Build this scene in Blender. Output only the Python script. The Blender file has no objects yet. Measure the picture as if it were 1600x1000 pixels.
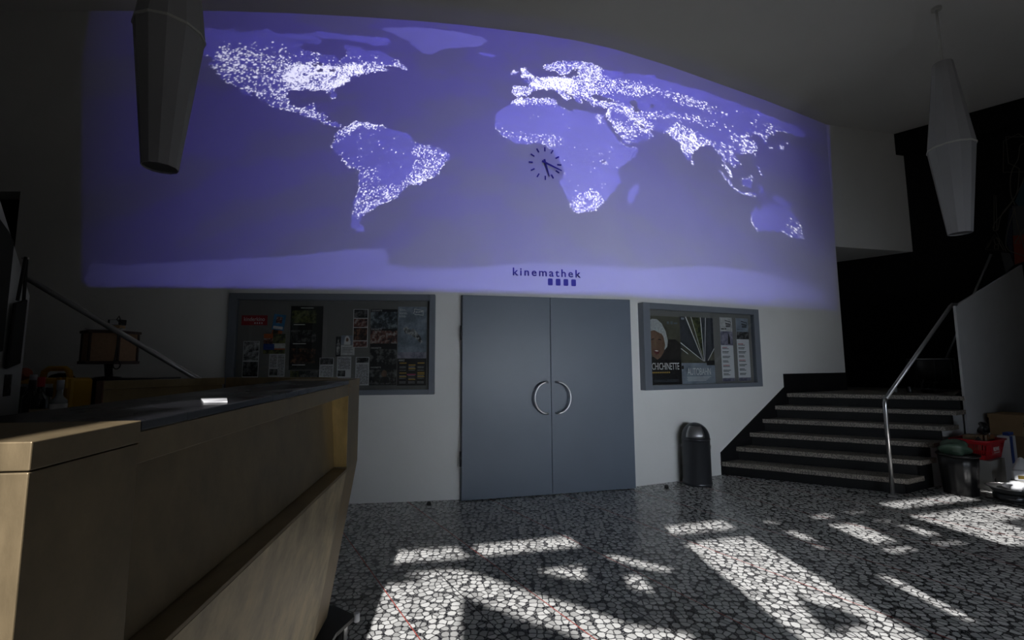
import bpy, bmesh, math, random
import numpy as np
from mathutils import Vector, Matrix

random.seed(7)
C = bpy.context.scene.collection
SC = bpy.context.scene

# ------------------------------------------------------------------ camera
PITCH, ROLL, EYE = 0.100, -0.006, 1.357
cam_data = bpy.data.cameras.new('camera')
cam_data.sensor_width = 36.0
cam_data.lens = 711.0 / 1600.0 * 36.0
cam_data.clip_start = 0.02
cam = bpy.data.objects.new('camera', cam_data)
C.objects.link(cam)
cp, sp, cr, sr = math.cos(PITCH), math.sin(PITCH), math.cos(ROLL), math.sin(ROLL)
_f = Vector((0, cp, sp)); _u0 = Vector((0, -sp, cp)); _r0 = Vector((1, 0, 0))
_r = _r0 * cr + _u0 * sr
_u = _u0 * cr - _r0 * sr
cam.matrix_world = Matrix(((_r.x, _u.x, -_f.x, 0), (_r.y, _u.y, -_f.y, 0), (_r.z, _u.z, -_f.z, EYE), (0, 0, 0, 1)))
SC.camera = cam

# ------------------------------------------------------------------ view, world, sun, projector
SC.view_settings.view_transform = 'Standard'
SC.view_settings.look = 'None'
SC.view_settings.gamma = 1.0
SC.view_settings.use_curve_mapping = False
SC.view_settings.exposure = 0.0
SUN_STRENGTH = 7.2
SKY_STRENGTH = 0.02
FILL_POWER = 8.5
PROJECTOR_POWER = 1.0

world = bpy.data.worlds.new('world'); SC.world = world
world.use_nodes = True
world.node_tree.nodes['Background'].inputs[0].default_value = (0.72, 0.86, 1.0, 1)
world.node_tree.nodes['Background'].inputs[1].default_value = SKY_STRENGTH

EL = math.radians(34)
SUN_DIR = Vector((-0.088 * math.cos(EL), 0.996 * math.cos(EL), -math.sin(EL))).normalized()
sd = bpy.data.lights.new('sun', 'SUN'); sd.energy = SUN_STRENGTH; sd.angle = math.radians(0.53)
sd.color = (1.0, 0.975, 0.95)
so = bpy.data.objects.new('sun', sd); C.objects.link(so)
so.rotation_euler = SUN_DIR.to_track_quat('-Z', 'Y').to_euler(); so.location = (1, -6, 8)

# fill lights added behind the photographer to brighten the wall, in place of daylight
FE = Vector((.972, .235, 0)).normalized(); FN = Vector((-FE.y, FE.x, 0)); FO = Vector((0, -2.5, 0))
LOWER = [(1.65, 2.8, .7), (2.95, 4.1, 1.0), (4.25, 5.4, .6)]
LZ0, LZ1 = .8, 1.7
for a, b, k in LOWER:
    if not k: continue
    al = bpy.data.lights.new('daylight_fill', 'AREA'); al.shape = 'RECTANGLE'; al.size = b - a; al.size_y = LZ1 - LZ0
    al.energy = FILL_POWER * k; al.color = (.81, .895, 1.0); al.spread = math.radians(64)
    ao = bpy.data.objects.new('daylight_fill', al); C.objects.link(ao)
    c_ = FO + FE * ((a + b) / 2) + FN * .03
    ao.matrix_world = Matrix(((-FE.x, 0, -FN.x, c_.x), (-FE.y, 0, -FN.y, c_.y), (0, 1, 0, (LZ0 + LZ1) / 2), (0, 0, 0, 1)))

H = 5.21
PLAN = [(-8, 4.57), (-5.6, 4.57), (-4.5, 4.57), (-3.2, 4.58), (-2.4, 4.62), (-1.63, 4.68), (-1.05, 4.74), (-.52, 4.81),
        (.3, 4.955), (.8, 5.07), (1.28, 5.22), (2.03, 5.53), (2.8, 5.89), (3.77, 6.34), (4.94, 6.93), (5.1, 7.015)]
PX = np.array([p[0] for p in PLAN]); PY = np.array([p[1] for p in PLAN])

def wall_y(x):
    return float(np.interp(x, PX, PY))

def wall_n(x):
    d = (wall_y(x + .12) - wall_y(x - .12)) / .24
    l = math.hypot(1, d)
    return Vector((d / l, -1 / l, 0))        # into the room

def on_wall(x, z, off=0.0):
    n = wall_n(x)
    return Vector((x, wall_y(x), z)) + n * off

# ---- the slide in the projector: a night map of the world
LAND = {
    'north_america': [(-3.79,5.05),(-3.64,4.89),(-3.43,4.77),(-3.3,4.73),(-3.2,4.65),(-3.19,4.56),(-3.16,4.51),(-3.1,4.43),(-2.98,4.38),(-2.91,4.32),(-2.83,4.26),(-2.76,4.22),(-2.78,4.27),(-2.72,4.24),(-2.62,4.17),(-2.52,4.11),(-2.35,4.08),(-2.22,4.05),(-2.12,4.01),(-2,3.95),(-1.9,3.93),(-1.82,3.91),(-1.81,3.94),(-1.88,3.97),(-1.97,3.98),(-1.99,4.07),(-2.07,4.08),(-2.09,4.17),(-2.17,4.17),(-2.2,4.13),(-2.32,4.13),(-2.37,4.18),(-2.4,4.25),(-2.38,4.31),(-2.26,4.33),(-2.16,4.32),(-2.01,4.34),(-1.97,4.3),(-1.93,4.24),(-1.9,4.25),(-1.89,4.29),(-1.92,4.36),(-1.85,4.4),(-1.76,4.45),(-1.75,4.49),(-1.61,4.54),(-1.49,4.57),(-1.34,4.59),(-1.43,4.63),(-1.31,4.66),(-1.13,4.61),(-1.22,4.7),(-1.33,4.77),(-1.45,4.83),(-1.53,4.81),(-1.6,4.81),(-1.62,4.84),(-1.81,4.88),(-1.82,4.84),(-1.79,4.78),(-1.81,4.74),(-1.87,4.69),(-1.94,4.74),(-2.08,4.75),(-2.21,4.78),(-2.3,4.82),(-2.23,4.86),(-2.08,4.88),(-2.07,4.91),(-2.11,4.94),(-2.22,4.99),(-2.35,4.98),(-2.49,4.96),(-2.63,5.01),(-2.83,4.98),(-3.03,4.99),(-3.3,5.02)],
    'baffin': [(-2.22,4.99),(-2.11,5.02),(-1.95,5),(-1.74,4.99),(-1.54,4.98),(-1.37,4.99),(-1.33,4.93),(-1.36,4.89),(-1.47,4.88),(-1.55,4.9),(-1.7,4.92),(-1.88,4.94),(-2.04,4.93)],
    'greenland': [(-1.44,5.09),(-1.29,5.03),(-1.21,4.99),(-1.12,4.96),(-1.04,4.87),(-0.98,4.83),(-0.87,4.82),(-0.79,4.89),(-0.56,4.94),(-0.36,4.97),(-0.26,5.05),(-0.33,5.09),(-0.56,5.12),(-0.84,5.13),(-1.12,5.12)],
    'iceland': [(-0.37,4.9),(-0.24,4.9),(-0.11,4.89),(-0.22,4.86),(-0.33,4.87)],
    'south_america': [(-1.8,3.91),(-1.88,3.84),(-1.93,3.7),(-1.91,3.67),(-1.87,3.63),(-1.77,3.51),(-1.63,3.45),(-1.62,3.38),(-1.64,3.22),(-1.66,3.13),(-1.69,2.96),(-1.7,2.85),(-1.64,2.78),(-1.55,2.77),(-1.54,2.8),(-1.6,2.89),(-1.55,2.98),(-1.47,3.01),(-1.42,3.06),(-1.36,3.09),(-1.24,3.15),(-1.18,3.22),(-1.1,3.3),(-0.99,3.31),(-0.93,3.36),(-0.79,3.43),(-0.75,3.54),(-0.66,3.63),(-0.67,3.68),(-0.8,3.74),(-0.93,3.76),(-1.07,3.79),(-1.1,3.87),(-1.28,3.92),(-1.38,3.95),(-1.45,3.97),(-1.58,3.98),(-1.65,4),(-1.71,3.99),(-1.77,3.94)],
    'africa': [(-0.18,4.17),(-0.13,4.23),(-0.01,4.3),(0.01,4.36),(0.09,4.4),(0.31,4.42),(0.51,4.44),(0.54,4.37),(0.71,4.31),(0.77,4.35),(0.88,4.33),(1.02,4.33),(1.12,4.33),(1.13,4.27),(1.2,4.15),(1.3,4.04),(1.39,3.99),(1.58,4.01),(1.51,3.88),(1.36,3.75),(1.27,3.67),(1.3,3.52),(1.26,3.45),(1.18,3.36),(1.12,3.28),(0.99,3.15),(0.83,3.1),(0.72,3.1),(0.66,3.18),(0.61,3.31),(0.55,3.44),(0.61,3.55),(0.56,3.67),(0.47,3.81),(0.38,3.87),(0.3,3.88),(0.19,3.85),(0.05,3.85),(-0.1,3.93),(-0.19,4.03),(-0.17,4.09)],
    'madagascar': [(1.55,3.55),(1.55,3.46),(1.47,3.31),(1.4,3.28),(1.39,3.42),(1.46,3.49)],
    'eurasia': [(0.02,4.54),(0.01,4.46),(0.03,4.43),(0.09,4.41),(0.2,4.44),(0.26,4.5),(0.35,4.54),(0.42,4.54),(0.5,4.55),(0.56,4.52),(0.64,4.44),(0.57,4.43),(0.64,4.43),(0.71,4.48),(0.61,4.55),(0.58,4.58),(0.73,4.5),(0.79,4.43),(0.85,4.44),(0.83,4.49),(0.93,4.46),(0.98,4.42),(1.11,4.42),(1.17,4.43),(1.13,4.33),(1.16,4.3),(1.24,4.19),(1.38,4.01),(1.59,4.08),(1.79,4.2),(1.71,4.27),(1.63,4.26),(1.51,4.33),(1.53,4.34),(1.64,4.29),(1.82,4.26),(2,4.28),(2.05,4.22),(2.15,4.2),(2.22,4.06),(2.29,3.98),(2.35,4.03),(2.39,4.14),(2.56,4.26),(2.68,4.29),(2.75,4.22),(2.8,4.17),(2.87,4.16),(2.9,4.01),(3.01,3.88),(3.03,3.91),(2.94,4.06),(2.96,4.12),(3.05,4.04),(3.16,4.13),(3.11,4.21),(3.08,4.25),(3.23,4.27),(3.41,4.32),(3.51,4.44),(3.46,4.52),(3.37,4.55),(3.43,4.6),(3.56,4.63),(3.65,4.52),(3.72,4.53),(3.71,4.59),(3.84,4.69),(3.92,4.78),(4.09,4.8),(4.3,4.83),(4.48,4.84),(4.6,4.91),(4.42,4.97),(4.11,4.98),(3.77,4.99),(3.46,5),(3.05,5.01),(2.61,5.03),(2.22,5),(1.85,4.98),(1.85,5.03),(1.4,4.93),(1.1,4.92),(0.98,4.96),(0.88,4.96),(0.7,4.94),(0.58,4.92),(0.43,4.85),(0.37,4.82),(0.41,4.77),(0.52,4.79),(0.58,4.75),(0.7,4.77),(0.72,4.82),(0.86,4.87),(0.77,4.81),(0.81,4.79),(0.7,4.72),(0.62,4.73),(0.56,4.71),(0.5,4.71),(0.37,4.69),(0.28,4.65),(0.16,4.63),(0.13,4.62),(0.2,4.58),(0.21,4.55)],
    'britain': [(0.11,4.77),(0.18,4.78),(0.2,4.72),(0.29,4.68),(0.26,4.65),(0.11,4.65),(0.15,4.69),(0.12,4.73)],
    'ireland': [(-0.01,4.68),(0.04,4.73),(0.1,4.72),(0.08,4.68),(0.01,4.67)],
    'japan': [(3.73,4.48),(3.89,4.52),(4.03,4.57),(4.04,4.65),(4.16,4.67),(4.07,4.61),(4.04,4.52),(3.86,4.5),(3.74,4.45)],
    'taiwan': [(3.46,4.33),(3.51,4.34),(3.49,4.29),(3.47,4.3)],
    'philippines': [(3.47,4.2),(3.52,4.16),(3.6,4.08),(3.63,4.01),(3.54,4.04),(3.48,4.14)],
    'borneo': [(3.2,3.9),(3.39,4),(3.41,3.91),(3.33,3.81),(3.21,3.82)],
    'sumatra': [(2.79,3.96),(2.87,3.93),(3,3.82),(3.1,3.74),(3.19,3.72),(3.07,3.72),(2.91,3.83)],
    'java': [(3.07,3.73),(3.45,3.73),(3.42,3.7),(3.07,3.69)],
    'celebes': [(3.48,3.85),(3.58,3.88),(3.6,3.79),(3.5,3.74)],
    'new_guinea': [(3.77,3.78),(3.95,3.78),(4.16,3.72),(4.18,3.65),(3.97,3.65),(3.79,3.69)],
    'australia': [(3.32,3.33),(3.35,3.46),(3.53,3.57),(3.71,3.64),(3.94,3.66),(4.04,3.6),(4.15,3.6),(4.3,3.43),(4.39,3.3),(4.3,3.17),(4.11,3.17),(3.9,3.24),(3.62,3.23),(3.38,3.2)],
    'sri_lanka': [(2.35,4),(2.4,3.98),(2.38,3.94),(2.35,3.95)],
    'antarctica': [(-4.37,2.39),(-4.25,2.42),(-3.6,2.42),(-2.64,2.47),(-2.13,2.52),(-1.74,2.57),(-1.35,2.59),(-1.3,2.5),(-1.33,2.43),(-1.08,2.39),(-0.68,2.39),(-0.34,2.42),(0,2.46),(0.36,2.49),(0.96,2.48),(1.52,2.49),(1.97,2.55),(2.46,2.6),(3,2.63),(3.57,2.59),(4.21,2.55),(4.74,2.45),(4.61,2.3),(3.31,2.23),(1.43,2.2),(0.36,2.17),(-0.68,2.18),(-1.6,2.19),(-2.88,2.18),(-4.3,2.2)],
}
LAKES = [[(0.97,4.54),(1.05,4.58),(1.17,4.55),(1.3,4.53),(1.17,4.5),(0.99,4.51)],
    [(1.46,4.59),(1.56,4.62),(1.55,4.55),(1.61,4.48),(1.53,4.46),(1.49,4.53)],
    [(0.72,4.83),(0.86,4.88),(0.78,4.83),(0.79,4.78),(0.71,4.73),(0.66,4.74),(0.7,4.79)],
    [(-2.11,4.55),(-2.09,4.59),(-2.04,4.58),(-2.07,4.54)],
    [(-2,4.58),(-1.94,4.59),(-1.9,4.56),(-1.98,4.56)],
    [(-1.98,4.53),(-1.82,4.55),(-1.85,4.54)],
    [(-2.17,4.62),(-2.07,4.64),(-2.02,4.62),(-2.14,4.61)],
    [(1.06,3.75),(1.12,3.77),(1.13,3.72),(1.07,3.72)],
    [(1.74,4.61),(1.82,4.63),(1.81,4.59),(1.75,4.57)]]
CITY_LIGHTS = [(0.85, [(-2.41,4.59),(-2.24,4.62),(-1.9,4.61),(-1.63,4.66),(-1.61,4.55),(-1.75,4.49),(-1.76,4.45),(-1.92,4.36),(-2.16,4.32),(-2.38,4.31),(-2.41,4.38)]),
    (0.85, [(-1.93,4.57),(-1.73,4.6),(-1.6,4.63),(-1.63,4.54),(-1.75,4.49),(-1.8,4.43),(-1.93,4.42)]),
    (0.22, [(-3.2,4.65),(-3.09,4.78),(-2.83,4.75),(-2.41,4.66),(-2.37,4.59),(-2.39,4.31),(-2.37,4.18),(-2.46,4.2),(-2.72,4.24),(-2.98,4.4),(-3.16,4.52)]),
    (0.16, [(-2.87,4.77),(-2.41,4.69),(-2.37,4.64),(-2.61,4.63),(-2.86,4.68)]),
    (0.3, [(-2.62,4.21),(-2.39,4.23),(-2.3,4.13),(-2.17,4.16),(-2.07,4.17),(-2.07,4.08),(-2.32,4.08),(-2.52,4.11)]),
    (0.35, [(-2.22,4.08),(-2.12,4.05),(-1.95,3.97),(-1.88,3.96),(-1.9,3.93),(-2,3.95),(-2.13,4.01)]),
    (0.3, [(-1.67,4.65),(-1.46,4.67),(-1.34,4.61),(-1.49,4.57),(-1.63,4.57)]),
    (0.28, [(-1.32,4.67),(-1.24,4.7),(-1.13,4.61),(-1.22,4.62)]),
    (0.3, [(-2.01,4.21),(-1.89,4.21),(-1.75,4.16),(-1.89,4.17)]),
    (0.28, [(-1.79,4.13),(-1.55,4.13),(-1.45,4.13),(-1.72,4.11)]),
    (0.025, [(-2.41,4.8),(-1.57,4.75),(-1.22,4.7),(-1.73,4.65),(-2.41,4.67)]),
    (0.3, [(-1.83,3.91),(-1.75,3.99),(-1.61,4.01),(-1.38,3.98),(-1.39,3.93),(-1.61,3.94),(-1.78,3.84),(-1.87,3.75),(-1.92,3.7),(-1.91,3.77)]),
    (0.08, [(-1.89,3.66),(-1.62,3.47),(-1.42,3.44),(-1.43,3.3),(-1.63,3.21),(-1.65,3.45)]),
    (0.13, [(-1.07,3.77),(-0.69,3.68),(-0.78,3.42),(-1.03,3.23),(-1.28,3.22),(-1.1,3.4),(-1.03,3.55)]),
    (0.14, [(-1.65,3.23),(-1.36,3.29),(-1.16,3.28),(-1.1,3.3),(-1.24,3.15),(-1.47,3.01),(-1.58,2.89),(-1.64,2.92)]),
    (0.3, [(-1.36,3.24),(-1.26,3.22),(-1.24,3.13),(-1.35,3.09)]),
    (0.32, [(-1.11,3.37),(-0.95,3.45),(-0.86,3.36),(-1.11,3.29)]),
    (0.007, [(-1.71,3.88),(-1.03,3.78),(-1.06,3.49),(-1.53,3.47),(-1.71,3.67)]),
    (0.38, [(0.02,4.54),(0.21,4.56),(0.26,4.51),(0.2,4.44),(0.09,4.41),(0.01,4.46)]),
    (0.75, [(0.21,4.57),(0.28,4.65),(0.46,4.7),(0.7,4.72),(0.77,4.65),(0.69,4.52),(0.58,4.58),(0.46,4.56),(0.31,4.53)]),
    (0.45, [(0.46,4.57),(0.56,4.53),(0.71,4.48),(0.57,4.43),(0.56,4.48),(0.48,4.55)]),
    (0.27, [(0.7,4.72),(1.1,4.83),(1.28,4.75),(1.17,4.62),(0.93,4.54),(0.85,4.44),(0.73,4.5)]),
    (0.17, [(1.1,4.81),(1.71,4.86),(1.91,4.78),(1.5,4.66),(1.26,4.62)]),
    (0.5, [(0.11,4.78),(0.2,4.78),(0.29,4.68),(0.11,4.64)]),
    (0.33, [(-0.01,4.72),(0.1,4.73),(0.09,4.68),(-0,4.67)]),
    (0.22, [(0.37,4.84),(0.58,4.91),(0.88,4.96),(1.12,4.92),(1.06,4.8),(0.77,4.77),(0.7,4.78),(0.56,4.74),(0.39,4.79)]),
    (0.3, [(0.93,4.54),(1.25,4.52),(1.51,4.5),(1.62,4.46),(1.82,4.27),(1.59,4.26),(1.51,4.34),(1.34,4.41),(1.19,4.43),(0.97,4.44)]),
    (0.6, [(1.14,4.41),(1.2,4.44),(1.18,4.34),(1.12,4.32)]),
    (0.13, [(1.16,4.3),(1.33,4.29),(1.48,4.32),(1.68,4.26),(1.79,4.2),(1.59,4.18),(1.37,4.03)]),
    (0.4, [(1.51,4.33),(1.68,4.28),(1.8,4.22),(1.75,4.2),(1.61,4.25)]),
    (0.2, [(1.6,4.47),(1.9,4.52),(2.58,4.63),(2.58,4.59),(2.07,4.52),(1.73,4.42)]),
    (0.17, [(1.91,4.83),(2.6,4.86),(2.59,4.78),(2.13,4.75)]),
    (0.33, [(2.06,4.43),(2.26,4.42),(2.57,4.36),(2.56,4.26),(2.39,4.14),(2.31,4),(2.22,4.06),(2.13,4.21),(2.01,4.29)]),
    (0.33, [(1.96,4.3),(2.14,4.45),(2.38,4.34),(2.75,4.34),(2.56,4.26),(2.37,4.14),(2.31,4),(2.15,4.2)]),
    (0.15, [(1.62,4.84),(2.34,4.88),(3.04,4.8),(2.92,4.77),(2.33,4.77),(1.84,4.77)]),
    (0.1, [(1.6,4.45),(2.12,4.58),(2.58,4.63),(3.14,4.64),(3.02,4.56),(2.32,4.52)]),
    (0.28, [(3.02,4.51),(3.28,4.56),(3.49,4.58),(3.51,4.44),(3.41,4.33),(3.23,4.28),(3.12,4.4)]),
    (0.12, [(2.7,4.32),(3.01,4.4),(3.16,4.18),(2.99,4.09),(2.83,4.17)]),
    (0.2, [(3.25,4.57),(3.91,4.73),(3.74,4.64),(3.43,4.58)]),
    (0.06, [(3.16,4.92),(4.03,4.86),(4.09,4.78),(3.69,4.72)]),
    (0.5, [(3.73,4.48),(3.89,4.52),(4.03,4.57),(4.04,4.65),(4.16,4.67),(4.07,4.61),(4.04,4.52),(3.86,4.5),(3.74,4.45)]),
    (0.5, [(3.46,4.33),(3.51,4.34),(3.49,4.29),(3.47,4.3)]),
    (0.2, [(3.47,4.2),(3.52,4.16),(3.6,4.08),(3.63,4.01),(3.54,4.04),(3.48,4.14)]),
    (0.45, [(3.07,3.73),(3.45,3.73),(3.42,3.7),(3.07,3.69)]),
    (0.4, [(2.87,4),(2.98,4),(3.03,3.9),(2.95,3.9)]),
    (0.15, [(2.79,3.96),(2.87,3.93),(3,3.82),(3.1,3.74),(3.19,3.72),(3.07,3.72),(2.91,3.83)]),
    (0.35, [(2.35,4),(2.4,3.98),(2.38,3.94),(2.35,3.95)]),
    (0.06, [(3.2,3.9),(3.39,4),(3.41,3.91),(3.33,3.81),(3.21,3.82)]),
    (0.45, [(3.63,4.57),(3.66,4.58),(3.72,4.53),(3.64,4.51)]),
    (0.33, [(0.01,4.36),(0.09,4.4),(0.51,4.44),(0.52,4.38),(0.31,4.37),(0.05,4.32)]),
    (0.5, [(1.02,4.33),(1.05,4.34),(1.07,4.26),(1.1,4.21),(1.08,4.2),(1.04,4.27)]),
    (0.06, [(-0.19,4.04),(-0.1,3.95),(0.19,3.88),(0.38,3.89),(0.6,3.92),(0.45,4),(0.19,3.97),(-0.11,4)]),
    (0.12, [(0.3,3.89),(0.38,3.91),(0.49,4),(0.6,3.94),(0.45,3.84)]),
    (0.005, [(0.56,3.86),(1.58,4.02),(1.27,3.67),(1.28,3.44),(0.63,3.33),(0.6,3.59)]),
    (0.16, [(0.74,3.3),(1.02,3.37),(1.09,3.26),(0.97,3.13),(0.74,3.1),(0.67,3.18)]),
    (0.3, [(0.88,3.35),(0.98,3.36),(0.96,3.29),(0.87,3.28)]),
    (0.003, [(0.66,4.1),(0.68,4.1),(0.69,4.46),(0.01,4.18),(-0.17,4.09)]),
    (0.05, [(3.32,3.33),(3.51,3.36),(3.5,3.22),(3.36,3.22)]),
    (0.13, [(4.11,3.45),(4.39,3.35),(4.3,3.16),(3.94,3.21)]),
    (0.06, [(-3.29,4.83),(-2.35,4.83),(-2.34,4.74),(-2.88,4.72)])]
SLIDE_EDGE = [(-4.59,4.6),(-4.38,2.24),(-4.3,2.18),(-2.88,2.16),(-1.6,2.15),(-0.68,2.14),(0.35,2.14),(1.43,2.15),(3.3,2.15),(5.03,2.17)]
SUN_OPENINGS = [[(-0.35,3.974),(-0.35,4.141),(0.109,4.109),(0.172,3.997),(0.233,3.97),(0.284,3.942)],  # outlines traced back from the sun patches on the floor
    [(0.237,4.051),(0.233,4.104),(0.989,4.109),(1.054,3.943),(0.311,3.946)],
    [(-0.348,3.386),(-0.35,3.78),(-0.091,3.771),(-0.112,3.806),(-0.224,3.838),(-0.23,3.863),(0.022,3.859),(0.151,3.84),(0.341,3.725),(0.541,3.585),(0.915,3.357),(1.048,3.254),(1.35,3.145),(1.32,3.045),(0.874,3.118),(0.783,3.198),(0.62,3.295),(0.379,3.446),(0.167,3.598),(0.174,2.45),(-0.352,2.45)],
    [(0.611,3.75),(0.994,3.748),(0.965,3.587),(0.837,3.638)],
    [(1.131,3.818),(1.275,3.808),(1.603,3.595),(1.55,3.573),(1.432,3.607)],
    [(1.226,3.595),(1.32,3.595),(1.327,3.433),(1.3,3.428),(1.191,3.486)],
    [(1.859,4.102),(2.436,4.118),(2.442,3.964),(1.849,3.964)],
    [(1.852,3.856),(2.444,3.866),(2.444,3.724),(2.485,2.92),(2.478,2.833),(1.874,2.933),(1.868,3.023)],
    [(2.846,3.324),(2.931,3.321),(2.92,2.963),(2.851,2.952)],
    [(2.789,3.876),(2.888,3.87),(2.919,3.707),(2.817,3.741)],
    [(2.802,3.695),(2.901,3.622),(2.82,3.612)],
    [(3.264,3.894),(3.541,3.875),(3.516,3.606),(3.277,3.589)],
    [(3.257,3.55),(3.536,3.539),(3.503,3.49),(3.271,3.48)],
    [(3.215,4.027),(3.493,4.056),(3.49,3.989),(3.283,3.981)],
    [(2.761,4.029),(2.885,4.028),(2.886,3.987),(2.777,3.977)],
    [(4.181,4.134),(5.234,4.159),(5.342,4.026),(4.282,4.006)],
    [(4.156,3.897),(5.31,3.914),(5.427,3.756),(5.249,3.688),(4.793,3.681),(4.788,3.51),(4.459,3.383),(4.254,3.411)],
    [(3.843,3.783),(3.934,3.776),(4.006,3.618),(3.823,3.614)],
    [(3.689,3.545),(3.983,3.533),(4.003,3.485),(3.75,3.503)],
    [(3.689,3.87),(3.889,3.878),(3.895,3.835),(3.745,3.84)],
    [(3.695,4.045),(3.907,4.056),(3.943,4.025),(3.683,4.001)]]
SHADOW_BLOCKERS = [[(2.172,3.299),(2.166,3.215),(2.252,3.156),(2.324,3.094),(2.331,3.038),(2.166,3.043),(2.054,3.019),(2.063,3.091)]]  # unseen blocker added to cast the soft shadow inside a sun patch


PROJ = Vector((0.5, 2.2, 5.0))
AZ0, AZ1, SL0, SL1 = -1.25, 1.0, -1.15, 0.12
TW, TH = 3000, 1500

def to_slide(pts):
    out = []
    for x, z in pts:
        dx, dy = x - PROJ.x, wall_y(x) - PROJ.y
        out.append(((math.atan2(dx, dy) - AZ0) / (AZ1 - AZ0) * TW, ((z - PROJ.z) / math.hypot(dx, dy) - SL0) / (SL1 - SL0) * TH))
    return np.array(out)

def dens(pts, step=.08):
    o = []
    for (a, b) in zip(pts, pts[1:] + pts[:1]):
        n = max(1, int(abs(a[0] - b[0]) / step))
        for i in range(n):
            o.append((a[0] + (b[0] - a[0]) * i / n, a[1] + (b[1] - a[1]) * i / n))
    return o

def fill(mask, P, val=1.0, mode='set'):
    x0, x1 = max(0, int(P[:, 0].min())), min(TW, int(P[:, 0].max()) + 2)
    y0, y1 = max(0, int(P[:, 1].min())), min(TH, int(P[:, 1].max()) + 2)
    if x1 <= x0 or y1 <= y0: return
    xs = np.arange(x0, x1) + .5
    Q = np.roll(P, -1, axis=0)
    for y in range(y0, y1):
        yc = y + .5
        c = (P[:, 1] <= yc) != (Q[:, 1] <= yc)
        if not c.any(): continue
        a, b = P[c], Q[c]
        xi = a[:, 0] + (yc - a[:, 1]) * (b[:, 0] - a[:, 0]) / (b[:, 1] - a[:, 1])
        inside = (np.searchsorted(np.sort(xi), xs) % 2) == 1
        if mode == 'max':
            mask[y, x0:x1] = np.where(inside, np.maximum(mask[y, x0:x1], val), mask[y, x0:x1])
        else:
            mask[y, x0:x1] = np.where(inside, val, mask[y, x0:x1])

def blur(a, r):
    for ax in (0, 1):
        k = 2 * r + 1
        p = np.pad(a, [(r + 1, r) if i == ax else (0, 0) for i in (0, 1)], mode='edge')
        cs = np.cumsum(p, axis=ax, dtype=np.float64)
        n = a.shape[ax]
        a = ((cs[k:, :] - cs[:-k, :]) if ax == 0 else (cs[:, k:] - cs[:, :-k])) / k
        a = a[:n, :] if ax == 0 else a[:, :n]
    return a.astype(np.float32)

rng = np.random.default_rng(3)

def vnoise(cx, cy):
    g = rng.random((cy + 2, cx + 2)).astype(np.float32)
    x = np.linspace(0, cx, TW, endpoint=False); y = np.linspace(0, cy, TH, endpoint=False)
    xi, yi = x.astype(int), y.astype(int)
    fx, fy = x - xi, y - yi
    fx = fx * fx * (3 - 2 * fx); fy = (fy * fy * (3 - 2 * fy))[:, None]
    a = g[yi][:, xi] * (1 - fx) + g[yi][:, xi + 1] * fx
    b = g[yi + 1][:, xi] * (1 - fx) + g[yi + 1][:, xi + 1] * fx
    return a * (1 - fy) + b * fy

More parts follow.
